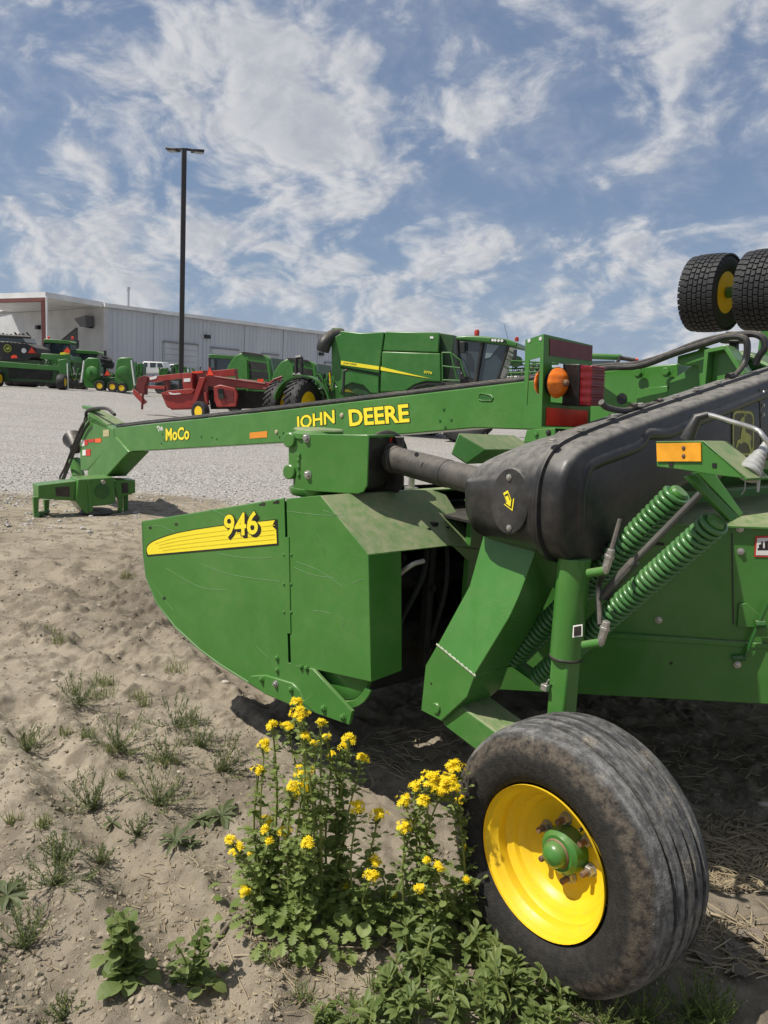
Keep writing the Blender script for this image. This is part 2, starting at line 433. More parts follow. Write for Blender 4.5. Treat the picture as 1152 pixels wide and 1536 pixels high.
# weedy patch of the lot beside the parked red mower
pp = N.vmath('SUBTRACT', tco, tuple(GP(310, 612))); pl = N.vmath('LENGTH', N.vmath('MULTIPLY', pp, (.16, .30, 0)), out=1)
moss = N.math('MULTIPLY', N.ramp(pl, .3, 1.0, 1, 0), N.ramp(N.noise(tco, 1.2, 5, .6), .4, .62))
stone = N.mix(N.math('MULTIPLY', moss, .7), stone, (.16, .17, .07))
N.set(b, 'Base Color', N.mix(gf, dirt, stone)); N.set(b, 'Roughness', .95); N.set(b, 'Specular IOR Level', .15)
hh = N.math('ADD', N.math('MULTIPLY', n3, .8), N.math('MULTIPLY', n4, .45)); hh = N.math('SUBTRACT', hh, N.math('MULTIPLY', crack, .8))
hs = N.math('MULTIPLY', N.ramp(vd, .1, .8, 1, 0), 1.6)
hm = N.new('ShaderNodeMix', {0: gf, 2: hh, 3: hs})
N.set(b, 'Normal', N.bump(hm.outputs[0], .85, .013))
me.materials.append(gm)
# ================================================================== MOWER CONDITIONER (the big green machine)
MC = empty('mower_conditioner', ORI, 'large green pull type mower conditioner with yellow 946 on its side shield', 'mower')
def part(mb, name, m_, parent=None, bevel=.003, smooth=35, seg=2, merge=False):
    # all verts are written relative to the machine's base; sub-parts hang under their part
    return mb.build(name, m_, parent if parent is not None else MC, ORI, bevel, smooth, seg, merge)
def flat_decal(parent, name, pts3, n, m_, t=.0008, lift=.0012):
    n = unit(n); mb = MB().prism([np.asarray(p)+n*(lift+t) for p in pts3], -n*t); return part(mb, name, m_, parent, 0, 0)
def text_mesh(s, bold=.02):
    cu = bpy.data.curves.new('lettering', 'FONT'); cu.body = s; cu.size = 1; cu.offset = bold; cu.resolution_u = 3
    ob = bpy.data.objects.new('lettering', cu); COL.objects.link(ob); bpy.context.view_layer.update()
    mm = bpy.data.meshes.new_from_object(ob.evaluated_get(bpy.context.evaluated_depsgraph_get()))
    bpy.data.objects.remove(ob); bpy.data.curves.remove(cu)
    vs = np.array([v.co[:] for v in mm.vertices]); fs = [tuple(p.vertices) for p in mm.polygons]; bpy.data.meshes.remove(mm)
    lo, hi = vs.min(0), vs.max(0)
    vs[:, :2] = (vs[:, :2]-lo[:2])/(hi[:2]-lo[:2]); return vs, fs
def letter(parent, name, s, p00, p10, p01, n, m_, bold=.02, lift=.003, base=None, grow=0.0):
    """lay the string on the parallelogram p00 (bottom left) p10 (bottom right) p01 (top left)"""
    vs, fs = text_mesh(s, bold); p00, p10, p01, n = [np.asarray(q, float) for q in (p00, p10, p01, n)]
    mb = MB(); mb.add([p00+(p10-p00)*v[0]+(p01-p00)*v[1]+unit(n)*lift for v in vs], fs)
    return mb.build(name, m_, parent, ORI if base is None else base, 0, 0)
def ring(n, r, c, e1, e2): return [c+r*(math.cos(2*math.pi*k/n)*e1+math.sin(2*math.pi*k/n)*e2) for k in range(n)]

# ---------------------------------------------------------------- wheel
WR, WZ = .368, .355
def wheel_rubber():
    mm, N, b = mat('field_tyre_rubber')
    tco = N.new('ShaderNodeTexCoord').outputs['Object']
    a_ = N.vmath('DOT_PRODUCT', tco, tuple(uu), out=1); sp_ = N.new('ShaderNodeSeparateXYZ', {0: tco}).outputs[2]
    dz_ = N.math('SUBTRACT', sp_, WZ)
    r_ = N.math('SQRT', N.math('ADD', N.math('MULTIPLY', a_, a_), N.math('MULTIPLY', dz_, dz_)))
    ang = N.math('ARCTAN2', dz_, a_)
    cyl = N.new('ShaderNodeCombineXYZ', {0: N.math('MULTIPLY', ang, .36), 1: N.vmath('DOT_PRODUCT', tco, tuple(vv), out=1), 2: r_}).outputs[0]
    n1 = N.noise(tco, 9, 6, .65); n2 = N.noise(tco, 45, 6, .7); n3 = N.noise(tco, 190, 4, .65)
    stretch = N.new('ShaderNodeMapping', {0: cyl, 'Scale': (14, 60, 60)}).outputs[0]
    ns = N.noise(stretch, 1.0, 6, .7)
    rj = N.math('ADD', r_, N.math('MULTIPLY', N.math('SUBTRACT', n1, .5), .05))
    side = N.mix(N.ramp(n2, .35, .7), (.018, .017, .016), (.036, .033, .029))
    band = N.math('MULTIPLY', N.ramp(rj, .285, .315), N.ramp(rj, .335, .350, 1, 0))
    side = N.mix(N.math('MULTIPLY', band, N.ramp(n2, .34, .66)), side, (.105, .086, .064))
    tread = N.mix(N.ramp(N.math('ADD', N.math('MULTIPLY', ns, .6), N.math('MULTIPLY', n2, .4)), .40, .64), (.055, .055, .054), (.19, .186, .178))
    tread = N.mix(N.math('MULTIPLY', N.ramp(n1, .52, .68), N.ramp(n3, .4, .6)), tread, (.30, .26, .20))
    c = N.mix(N.ramp(rj, .335, .352), side, tread)
    va = N.math('ABSOLUTE', N.vmath('DOT_PRODUCT', tco, tuple(vv), out=1))
    grv = N.math('MULTIPLY', N.ramp(r_, .3505, .3555, 1, 0), N.ramp(va, .082, .090, 1, 0))
    c = N.mix(N.math('MULTIPLY', grv, .8), c, (.018, .017, .016))  # recess darkening of the groove floors put into the colour
    groove = N.ramp(N.math('ADD', r_, 0.0), .340, .346, 0, 1)
    N.set(b, 'Base Color', c); N.set(b, 'Roughness', .8); N.set(b, 'Specular IOR Level', .3)
    N.set(b, 'Normal', N.bump(N.math('ADD', N.math('ADD', n2, N.math('MULTIPLY', n3, .8)), N.math('MULTIPLY', ns, .8)), .55, .006))
    return mm
M_WTYRE = wheel_rubber()
def make_wheel(v0=0.0):
    c = L(0, v0, WZ)
    prof = [(.212, .125), (.225, .138), (.25, .148), (.285, .152), (.315, .146), (.335, .132), (.348, .118)]
    # tread: four deep ribs
    tread = [(.354, .108)]
    for g in (.068, .023, -.023, -.068):
        tread += [(.3665-(abs(g)/.11)**2*.010, g+.0085), (.344-(abs(g)/.11)**2*.010, g+.006), (.344-(abs(g)/.11)**2*.010, g-.006), (.3665-(abs(g)/.11)**2*.010, g-.0085)]
    tread += [(.354, -.108)]
    prof = prof+tread+[(r, -h) for r, h in prof[::-1]]
    mb = MB().lathe(prof, c, vv, 72, closed=True); ty = part(mb, 'tyre', M_WTYRE, None, 0, 50)
    rim = MB().lathe([(.2, .131), (.2085, .137), (.2085, .130), (.203, .126), (.196, .121), (.190, .108), (.183, .100), (.180, .085), (.182, .072), (.172, .062), (.163, .058), (.158, .045),
                      (.150, .040), (.138, .020), (.118, .010), (.095, .006), (.04, .004), (.04, -.01), (.15, -.02), (.19, -.09), (.2085, -.13), (.2, -.13)][1:], c, vv, 72, cap=False)
    rm = part(rim, 'wheel_rim', M_YELLOW, None, 0, 28)
    hub = MB().lathe([(.066, .0), (.066, .022), (.062, .050), (.052, .058), (.050, .060)], c, vv, 32)
    hb = part(hub, 'hub', M_GREEN, None, 0, 40)
    part(MB().lathe([(.0, .098), (.022, .094), (.033, .084), (.037, .072), (.037, .058)][::-1], c, vv, 28), 'dust_cap', M_GREEN, hb, 0, 50)
    part(MB().lathe([(.0385, .058), (.0415, .062), (.0385, .066)], c, vv, 28), 'grease_ring', M_RUST, hb, 0, 40)
    for k in range(6):
        a = rad(18+60*k); p = c+.083*(math.cos(a)*uu+math.sin(a)*UPV)+vv*.007
        bo = part(MB().lathe([(.019, 0), (.019, .003)], p, vv, 14).lathe([(.0165, .003), (.0165, .016), (.014, .019)], p, vv, 6), 'wheel_nut', M_STEEL, rm, 0, 40)
        part(MB().lathe([(.0085, .01), (.0085, .042), (.007, .044)], p, vv, 10), 'wheel_stud', M_RUST, rm, 0, 40)
    a = rad(125); p = c+.176*(math.cos(a)*uu+math.sin(a)*UPV)+vv*.07
    part(MB().tube([p, p+vv*.02-(p-c)*.06, p+vv*.035-(p-c)*.12], [.004, .004, .0055], 8), 'valve_stem', M_BLACKC, rm, 0)
make_wheel()
make_wheel(-2.95)

# ---------------------------------------------------------------- wheel leg, trailing arm, lift strut
leg_lo = [(656, 967), (638, 998), (631, 1066), (662, 1082), (701, 1046), (712, 1013)]
pa = PV(-.10); lo3 = pa.pts(leg_lo)
leg = MB().prism(lo3, -vv*.17)
part(leg, 'leg_foot', M_GREEN, None, .004)
wl, wr = pa(656, 967), pa(712, 1013)
up_l = [PV(-.15)(704, 879), PV(-.21)(722, 816), PV(-.23)(735, 770)]
up_r = [PV(-.13)(763, 927), PV(-.145)(777, 895), PV(-.21)(801, 831), PV(-.23)(815, 780)]
leg = MB().prism([wl]+up_l+up_r[::-1]+[wr], -vv*.17)
part(leg, 'wheel_leg', M_GREEN, None, .004)
wd = MB()
for i in range(26):
    t = i/25; p = wl+(wr-wl)*t; wd.lathe([(.002, -.002), (.0052+.0016*math.sin(i*2.3), .0), (.002, .003)], p+vv*.001, vv, 7)
part(wd, 'weld_bead', simple('weld_metal', (.42, .47, .33), .6), None, 0)
pc = pa(655, 1062)
part(MB().lathe([(.020, 0), (.020, .005), (.017, .008)], pc, vv, 24), 'pivot_pin', M_GREEN, None, 0)
part(MB().lathe([(.004, .001), (.004, .0015)], pa(647, 1025), vv, 10), 'leg_hole', M_BLACKC, None, 0)
pv0 = loc(pc)
arm = MB().tube([L(pv0[0], -.12, pv0[2]-.0), L(pv0[0], -.30, pv0[2])], .055, 20)
arm.hexa([L(pv0[0]-.02, -.115, pv0[2]+.055), L(pv0[0]-.02, -.115, pv0[2]-.06), L(pv0[0]-.02, -.27, pv0[2]-.06), L(pv0[0]-.02, -.27, pv0[2]+.055)],
         [L(.02, -.155, WZ+.06), L(.02, -.155, WZ-.05), L(.02, -.29, WZ-.05), L(.02, -.29, WZ+.06)])
part(arm, 'trailing_arm', M_GREEN_DUSTY, None, .006)
part(MB().cyl(L(0, -.31, WZ), L(0, .01, WZ), .032, 20), 'axle_stub', M_DKGREEN, None, 0)
pin = DV = PV(-.28)(708, 1056)
part(MB().lathe([(.0, .018), (.013, .012), (.016, 0), (.012, -.03)][::-1], pin, vv+uu*-.3, 12), 'grease_fitting', M_STEEL, None, 0)

cb, ct = PV(-.20)(842, 1075), PV(-.20)(862, 836)
cm = PV(-.20)(849, 985)
strut = part(MB().tube([cm+(ct-cm)*-.02, cm, ct], [.050, .0505, .0505], 28), 'lift_cylinder', M_GREEN, None, .002)
part(MB().box((cb+cm)/2, uu*.034, vv*.034, (cm-cb)/2), 'cylinder_sleeve', M_GREEN, None, .008, seg=3)
part(MB().lathe([(.0515, -.004), (.0535, 0), (.0515, .004)], cm, ct-cm, 28), 'wire_ring', M_BLACKC, strut, 0)
q = PV(-.155)(818, 1031)
part(MB().box(q, uu*.012, vv*.01, UPV*.010).tube([q+UPV*.01, q+UPV*.03-uu*.012], .003, 6), 'lock_pin', M_STEEL, strut, .002)
for (x, y) in ((895, 858), (888, 966)):
    a = PV(-.145)(x-12, y+2); b_ = PV(-.145)(x+13, y-2); c_ = PV(-.145)(x+22, y-34)
    el = part(MB().tube([a, b_], .0135, 14), 'port_boss', M_GREEN, strut, 0)
    part(MB().tube([a+(b_-a)*.6, b_, b_+(c_-b_)*.3], .0125, 6).tube([b_+(c_-b_)*.25, c_], [.0125, .0115], 6).tube([b_+(c_-b_)*.6, b_+(c_-b_)*.75], .015, 6), 'hydraulic_elbow', M_STEEL, strut, .001)
h0, h1, h2 = PV(-.155)(917, 826), PV(-.20)(898, 880), PV(-.145)(900, 938)
part(MB().tube(bez([PV(-.22)(930, 780), h0], 6), .008, 8).tube(bez([PV(-.145)(906, 862), h1, h2], 12), .0085, 10), 'strut_hose', M_HOSE, None, 0)
sp = PV(-.15)
d_ = sp.pts([(861, 938), (875, 936), (875, 954), (860, 956)]); flat_decal(strut, 'warning_plate', d_, vv, M_WHITE, .0015, .003)
flat_decal(strut, 'warning_print', sp.pts([(863, 940), (873.5, 938), (873.5, 952), (862.5, 954)]), vv, M_BLACKC, .001, .0055)

# ---------------------------------------------------------------- float springs
M_SPRING = painted('spring_paint', (.045, .16, .04), .27, .25, .12, spec=.6, scale=3, topdust=.4)
def spring(a, b, R=.041, r=.0088, n=38, name='float_spring'):
    a, b = np.asarray(a), np.asarray(b); ax = unit(b-a); e1, e2 = perp(ax); Ln = np.linalg.norm(b-a); pts = []
    S = n*18
    for i in range(S+1):
        t = i/S; ang = 2*math.pi*n*t
        f = min(1, t*n/1.2, (1-t)*n/1.2) if False else 1
        pts.append(a+ax*Ln*t+R*f*(math.cos(ang)*e1+math.sin(ang)*e2))
    s_ = part(MB().tube(pts, r, 8), name, M_SPRING, None, 0, 60)
    part(MB().lathe([(R*.62, -.012), (R*.8, -.004), (R*.8, .03), (R*.5, .05)], a, ax, 20), 'spring_plug', M_GREEN, s_, 0)
    part(MB().lathe([(R*.5, -.06), (R*.8, -.03), (R*.8, .004), (R*.62, .012)], b, ax, 20), 'spring_plug', M_GREEN, s_, 0)
    return s_
s1a, s1b = PD(2.06)(1073, 784), PD(2.66)(808, 1018)
s2a, s2b = PD(2.24)(1017, 740), PD(2.74)(768, 990)
spring(s1a, s1b, n=44, R=.0325, r=.0080); spring(s2a, s2b, n=44, R=.0345, r=.0083)
part(MB().tube([PD(2.12)(1100, 690), PD(2.3)(945, 848)], .010, 10).tube([PD(2.3)(952, 842), PD(2.38)(905, 895)], .016, 10), 'spring_rod', painted('dull_rod', (.11, .105, .10), .5, .4, .2, metal=.3), None, 0)
bp = PD(2.05)
ch = MB().prism(bp.pts([(1030, 713), (1044, 711), (1109, 776), (1097, 783)]), fwd*.03)
ch.prism(PD(2.09).pts([(1046, 708), (1070, 706), (1116, 770), (1109, 777)]), fwd*.05)
part(ch, 'spring_bracket', M_GREEN, None, .003)
part(MB().tube([s1b, s2b], .02, 12).tube([s2b, s2b+uu*.12-UPV*.05], .025, 10), 'spring_anchor', M_DKGREEN, None, 0)

# ---------------------------------------------------------------- reflector bracket, grip and handle at the rear corner
bp = PV(-.10)
rf = [(984, 662), (1055, 661), (1121, 718), (1075, 713), (1018, 704), (985, 700)]
br = MB().prism(bp.pts(rf), -vv*.006)
tp = bp.pts([(984, 662), (1055, 661), (1121, 718)])
br.hexa([tp[0], tp[1], tp[1]-vv*.10, tp[0]-vv*.10], [p-UPV*.006 for p in (tp[0], tp[1], tp[1]-vv*.10, tp[0]-vv*.10)])
sl = [tp[1], tp[2], tp[2]-vv*.12, tp[1]-vv*.12]; br.hexa(sl, [p-UPV*.006-uu*-.003 for p in sl])
bro = part(br, 'reflector_bracket', M_GREEN_DUSTY, None, .0015)
flat_decal(bro, 'side_reflector', bp.pts([(986, 665), (1052.5, 664), (1053, 692), (987, 692)]), vv, M_AMBREF, .004, .001)
for x, y in ((1027, 672), (1027, 684)): part(MB().hexbolt(bp(x, y)+vv*.005, vv, .004, .003), 'reflector_screw', M_RUST, bro, 0)
for x, y in ((1007, 697), (1072, 698)): flat_decal(bro, 'square_hole', bp.pts([(x-3.3, y-3.3), (x+3.3, y-3.3), (x+3.3, y+3.3), (x-3.3, y+3.3)]), vv, M_BLACKC)
g0, g1 = PD(1.9)(1121, 712), PD(1.93)(1146, 672)
gl = np.linalg.norm(g1-g0)
prof = []
for i in range(5):
    r_ = .030-.0038*i; h_ = gl*.17*i; prof += [(r_, h_), (r_+.003, h_+gl*.05), (r_-.001, h_+gl*.13)]
prof += [(.012, gl*.9), (.009, gl*1.3)]
part(MB().lathe(prof, g0, g1-g0, 22), 'rubber_boot', simple('galvanised_boot', (.42, .42, .40), .5, .3, scale=60), bro, 0)
hp = [PD(1.98)(1034, 655), PD(1.98)(1046, 626), PD(1.97)(1062, 622), PD(1.93)(1100, 633), PD(1.9)(1134, 644), PD(1.88)(1146, 656), PD(1.87)(1172, 690)]
part(MB().tube(bez(hp[1:], 30), .0062, 10), 'grab_handle', simple('bare_steel', (.5, .49, .47), .33, .8, scale=50), bro, 0)
part(MB().tube([PD(2.0)(1030, 660), hp[1], hp[2]], [.018, .0125, .008], 12), 'handle_sleeve', M_BLACK, bro, 0)
part(MB().tube(bez([PD(1.95)(1118, 716), PD(1.95)(1117, 733), PD(1.95)(1112, 742)], 8), .0016, 6), 'cotter_wire', M_STEEL, bro, 0)
part(MB().tube([PD(1.95)(1138, 718), PD(1.95)(1137, 738)], [.005, .003], 8), 'drop_pin', M_STEEL, bro, 0)

# ---------------------------------------------------------------- black belt cover
UF = .20
pf = PU(UF)
outl = [(842, 820), (839, 790), (841, 745), (847, 712), (862, 682), (886, 664), (954, 636), (1040, 606), (1152, 567)]
o3 = [loc(pf(*p)) for p in outl]
last = o3[-1]; dv = (o3[-1]-o3[-3]); dv = dv/abs(dv[1])
top_r = [last+dv*.45, last+dv*.45+V3(0, -.22, -.02), last+dv*.45+V3(0, -.30, -.18)]
botp = [(1100, 720), (1060, 712), (1008, 746), (978, 782), (945, 816), (915, 838), (888, 847), (856, 846)]
b3 = [loc(pf(*p)) for p in botp]
low_r = [V3(UF, top_r[-1][1]+.06, b3[0][2]+.20)]
loop = np.array([[p[1], p[2]] for p in o3+top_r+low_r+b3])
def inset(lp, d):
    n = len(lp); out = []
    for i in range(n):
        a, b_, c = lp[i-1], lp[i], lp[(i+1) % n]
        e1 = unit(b_-a); e2 = unit(c-b_); nn = unit(V3(e1[1]+e2[1], -(e1[0]+e2[0]))); out.append(b_+nn*d)
    return np.array(out)
area = sum(loop[i][0]*loop[(i+1) % len(loop)][1]-loop[(i+1) % len(loop)][0]*loop[i][1] for i in range(len(loop)))
sg = -1 if area > 0 else 1
def smooth_loop(lp, it=1):
    for _ in range(it):
        q = []
        for i in range(len(lp)):
            a, b_ = lp[i], lp[(i+1) % len(lp)]; q += [a*.75+b_*.25, a*.25+b_*.75]
        lp = np.array(q)
    return lp
loopS = smooth_loop(loop, 2)
vmid = lambda v_: float(np.interp(v_, sorted(p[0] for p in MIDL), [z for _, z in sorted((p[0], p[1]) for p in MIDL)]))
MIDL = [(-1.9, 1.62), (-1.2, 1.50), (-.6, 1.42), (-.1, 1.30)]
def cover(levels, closeA=True, closeB=True, drop=0.0):
    mb = MB(); n = len(loopS); vs = []; fs = []
    for u_, d_ in levels:
        lp = inset(loopS, sg*d_)
        k_ = drop*max(0, (u_-UF-.1)/.33)
        vs += [L(u_, p[0], p[1]-k_*min(1, max(0, (p[1]-vmid(p[0]))/.10))) for p in lp]
    for i in range(len(levels)-1):
        for k in range(n): fs.append((i*n+k, i*n+(k+1) % n, (i+1)*n+(k+1) % n, (i+1)*n+k))
    if closeA: fs.append(tuple(range(n)))
    if closeB: fs.append(tuple(range((len(levels)-1)*n, len(levels)*n)))
    return mb.add(vs, fs)
cov_r = part(cover([(UF, .020), (UF+.004, .010), (UF+.012, .003), (UF+.024, 0), (UF+.075, 0), (UF+.077, -.012), (UF+.086, -.012)]), 'belt_cover', M_BLACK, None, 0, 60)
cov_f = part(cover([(UF+.087, -.012), (UF+.096, -.012), (UF+.098, .004), (UF+.25, .006), (UF+.36, .010), (UF+.40, .018), (UF+.425, .035), (UF+.43, .05)], drop=.075), 'belt_cover_shell', M_BLACK, None, 0, 60)
# moulded bead on the rear face
bead = [(872, 800), (871, 765), (873, 734), (882, 705), (898, 693), (950, 673), (965, 663), (973, 651), (1003, 650), (1035, 637), (1133, 597), (1150, 590)]
part(MB().tube(bez([pf(*p)+uu*.013 for p in bead], 60), .0235, 16), 'moulded_bead', M_BLACK, cov_r, 0, 60)
for (x, y) in ((829, 663), (872, 646), (918, 626), (961, 609), (1014, 596), (1045, 585), (1078, 575)):
    pb = PU(UF+.083)(x, y); part(MB().hexbolt(pb, UPV-vv*-.15, .011, .009), 'cover_bolt', M_STEEL, cov_f, 0)
# hinge strap seam of the cover
sm_ = PU(UF-.002)
part(MB().prism(sm_.pts([(1139, 583), (1143, 581), (1146, 668), (1142, 668)]), uu*.004), 'seam', M_BLACKC, cov_r, 0)
for y in (588, 608, 622): part(MB().hexbolt(sm_(1144, y), -uu, .006, .006), 'seam_clip', M_STEEL, cov_r, 0)
# emblem: leaping deer in an upright badge
def badge(parent, pl, cx, cy, w, h, base=None, yel=None):
    c = pl(cx, cy); ex = (pl(cx+w/2, cy)-pl(cx-w/2, cy)); ey = pl(cx, cy-h/2)-pl(cx, cy+h/2); n = pl.n
    ex[2] = 0
    yel = yel or M_EMB
    def P2(x, y, l): return c+ex*x+ey*y+n*l
    def rr(s, l, k=20):
        q = []
        for i in range(k):
            a = 2*math.pi*i/k; ca, sa = math.cos(a), math.sin(a)
            q.append(P2(.5*s*np.sign(ca)*abs(ca)**.35, .5*s*np.sign(sa)*abs(sa)**.35, l))
        return q
    def bld(mb, nm, m_): return mb.build(nm, m_, parent, ORI if base is None else base, 0, 0)
    bld(MB().prism(rr(1.0, .003), -n*.002), 'badge_plate', M_EMBG); 
    a, b_ = rr(.93, .0035), rr(.84, .0035); k = len(a)
    mb = MB(); mb.add(a+b_, [(i, (i+1) % k, k+(i+1) % k, k+i) for i in range(k)]); bld(mb, 'badge_border', yel)
    deer = [(-.16, .26), (-.10, .31), (-.02, .34), (.04, .36), (.03, .29), (.05, .12), (.10, .02), (.22, .0), (.32, -.04), (.35, -.14), (.31, -.12), (.30, -.22), (.36, -.36), (.33, -.46), (.29, -.45), (.29, -.36), (.20, -.24), (.10, -.19),
            (-.02, -.18), (-.10, -.22), (-.22, -.20), (-.30, -.32), (-.34, -.30), (-.27, -.14), (-.14, -.12), (-.12, -.02), (-.07, .10), (-.06, .20), (-.13, .22)]
    bld(MB().prism([P2(x, y, .0042) for x, y in deer], -n*.0006), 'badge_deer', yel)
    for q in ([(.03, .35), (-.02, .46), (.01, .46), (.06, .36)], [(.07, .36), (.10, .47), (.13, .46), (.10, .35)], [(.0, .40), (-.08, .44), (-.07, .46), (.0, .43)], [(.11, .40), (.19, .43), (.19, .45), (.11, .43)]):
        bld(MB().prism([P2(x, y, .0042) for x, y in q], -n*.0006), 'badge_antler', yel)
M_EMB = simple('emblem_gold', (.33, .33, .06), .4, scale=40); M_EMBG = simple('emblem_dark', (.05, .052, .018), .45, scale=40)
badge(cov_r, PU(UF), 1114, 650, 34, 72)
# round inspection cover with arrow on the near end
ev = max(p[0] for p in loopS)
pe = PV(ev-.006)
hc = pe(764, 752)
e1 = unit(pe(792, 750)-pe(736, 754)); e1[2] = 0; e1 = unit(e1)
ac = part(MB().prism(ring(28, .105, hc, e1*.75, UPV), -vv*.02), 'inspection_cover', M_BLACK, cov_f, .004, seg=3)
nrm = vv
for dx, dy in ((0, -38), (0, 38)):
    part(MB().hexbolt(pe(764+dx, 754+dy)+vv*.001, vv, .008, .006), 'cover_screw', M_STEEL, cov_f, 0)
A = np.array([(0, -.5), (.5, .0), (.22, 0), (.22, .5), (-.22, .5), (-.22, 0), (-.5, 0)])
th = rad(-32); Rm = np.array([[math.cos(th), -math.sin(th)], [math.sin(th), math.cos(th)]])
for s_, l_, m_ in ((.066, .0012, M_DECAL), (.050, .0024, M_DECALK), (.036, .0036, M_DECAL)):
    q = (A*[.72, 1])@Rm.T*s_; flat_decal(ac, 'arrow_decal', [hc+e1*-p[0]*1+UPV*p[1] for p in q], vv, m_, .0006, l_)

# ---------------------------------------------------------------- side shield of the header
cS = PV(.05)(557, 1023)
S = PH(51, cS); nS = S.n
curve = [(213, 783), (215, 830), (219, 865), (235, 905), (262, 940), (300, 975), (330, 997), (370, 1022), (400, 1040), (440, 1056), (478, 1069), (524, 1084)]
shield = [(213, 783), (426, 748.5), (432, 994), (455, 1001), (500, 1040), (531, 1066), (524, 1084)]+curve[-2:0:-1]
fs_ = part(MB().prism(S.pts(shield), -nS*.006), 'front_shield', M_GREEN, None, .0015)
part(MB().tube([S(*p)-nS*.004 for p in curve], .0065, 8), 'rolled_edge', painted('edge_paint', (.09, .22, .07), .35, .4, .2), fs_, 0)
part(MB().tube([S(*p)-nS*.004 for p in [(213, 783), (426, 748.5)]], .004, 8), 'rolled_edge', M_GREEN, fs_, 0)
# decal stripe
_xs = [221, 222.2, 224.6, 231, 241, 253, 266, 293, 335, 375, 413]; _ys = [823, 819.5, 816.5, 812, 808, 803.8, 800, 794.8, 788.6, 784.2, 780.2]
n_ = 22
top = [(221+(413-221)*t, float(np.interp(221+(413-221)*t, _xs, _ys))) for t in [(i/n_)**1.6 for i in range(n_+1)]]
bot = [(416, 815), (222, 832.5)]
flat_decal(fs_, 'decal_outline', S.pts([(219.3, 828)]+[(x-1.2*(1-i/n_), y-1.3) for i, (x, y) in enumerate(top)]+[(416.5, 779), (418, 817.5), (221, 834.5)]), nS, M_DECALK, .0006, .001)
flat_decal(fs_, 'decal_stripe', S.pts([(221, 827)]+top+[(409, 789), (415, 795), (416, 815), (223, 832)]), nS, M_DECAL, .0006, .0022)
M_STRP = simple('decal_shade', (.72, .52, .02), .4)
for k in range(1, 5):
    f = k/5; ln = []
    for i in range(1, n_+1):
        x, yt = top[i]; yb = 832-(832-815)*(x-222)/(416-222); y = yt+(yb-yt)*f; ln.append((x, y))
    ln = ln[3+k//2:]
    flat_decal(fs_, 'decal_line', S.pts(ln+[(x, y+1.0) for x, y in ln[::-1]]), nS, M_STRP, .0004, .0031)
def text_px(parent, s, quad, pl, m_, bold, lift, base=None, name='lettering'):
    a, b_, d_ = pl(*quad[0]), pl(*quad[1]), pl(*quad[2]); return letter(parent, name, s, a, b_, d_, pl.n, m_, bold, lift, base)
text_px(fs_, '946', ((340.5, 811), (393, 806), (340, 776)), S, M_DECALK, .035, .0036)
text_px(fs_, '946', ((339, 809.5), (391.5, 804.5), (338.5, 774)), S, M_DECALK, .035, .0040)
text_px(fs_, '946', ((336.5, 807.8), (389.5, 802.8), (336, 770.6)), S, M_DECALK, .06, .0044)
text_px(fs_, '946', ((337.5, 806.5), (388.5, 801.5), (337, 772)), S, M_DECAL, .022, .0052)
# scratches scored through the paint
M_SCR = simple('scratch', (.16, .30, .13), .7)
rs = random.Random(3)
def scratch(parent, pl, pts, w=.6):
    c = bez([V3(x, y, 0) for x, y in pts], 12); c = [(p[0], p[1]) for p in c]
    flat_decal(parent, 'paint_scratch', pl.pts(c+[(x+.1, y+w) for x, y in c[::-1]]), pl.n, M_SCR, .0003, .0006)
for pts in (((222, 790), (240, 788), (262, 797)), ((330, 830), (365, 836), (405, 836), (410, 829)), ((375, 940), (385, 968), (402, 985)), ((312, 762), (335, 772), (352, 788)), ((300, 845), (350, 862), (420, 872)), ((250, 852), (300, 880), (340, 884)), ((225, 850), (232, 878), (260, 915))):
    scratch(fs_, S, pts, .8)
for x, y in ((264, 787), (225, 792), (393, 757), (414, 754), (246, 898)):
    flat_decal(fs_, 'slot_hole', S.pts([(x-2, y-2), (x+2, y-3), (x+3, y+1), (x-1, y+2)]) if y > 780 else S.pts([(x-4, y-1), (x, y-2), (x+1, y-4), (x+5, y-3), (x+5, y+1), (x+1, y+2), (x, y+1), (x-4, y+2)]), nS, M_BLACKC, .0003, .0006)
# hinge
hg = part(MB().prism(S.pts([(427.5, 806), (434, 805), (437, 950), (430, 950)]), nS*.004), 'hinge', M_GREEN, fs_, .001)
for y in (832, 876, 918):
    for dx in (-5, 6): part(MB().lathe([(.006, 0), (.005, .003), (.002, .0045)], S(431+dx, y)+nS*.0005, nS, 10), 'rivet', M_GREEN, fs_, 0)
part(MB().prism(S.off(-.014).pts([(420, 752), (440, 750), (444, 1000), (424, 998)]), -nS*.004), 'seam_backing', M_DKGREEN, fs_, 0)  # added dark strip, closes the slit where light showed through
# skid plate with bolts
sk = [(373, 1022), (378, 1013), (400, 1012), (440, 1024), (452, 1036), (460, 1058), (478, 1069), (440, 1058), (400, 1041)]
sko = part(MB().prism([p+nS*.008 for p in S.pts(sk)], -nS*.012), 'skid_plate', M_GREEN, None, .004)
for x, y in ((395, 1018), (416, 1025), (439, 1033)): part(MB().hexbolt(S(x, y)+nS*.008, nS, .011, .009, .006), 'shield_bolt', M_STEEL if x == 416 else M_GREEN, fs_, 0)
for x, y in ((416, 987), (416, 1005), (460, 1002), (452, 1000)): part(MB().hexbolt(S(x, y), nS, .009, .008, .004), 'shield_bolt', M_GREEN, fs_, 0)
bar = [(466, 1001), (473, 1003), (531, 1066), (527, 1086), (478, 1069), (455, 1052), (472, 1040)]
ba = part(MB().prism([p+nS*.012 for p in S.pts(bar)], -nS*.016), 'skid_bracket', M_GREEN, None, .002)
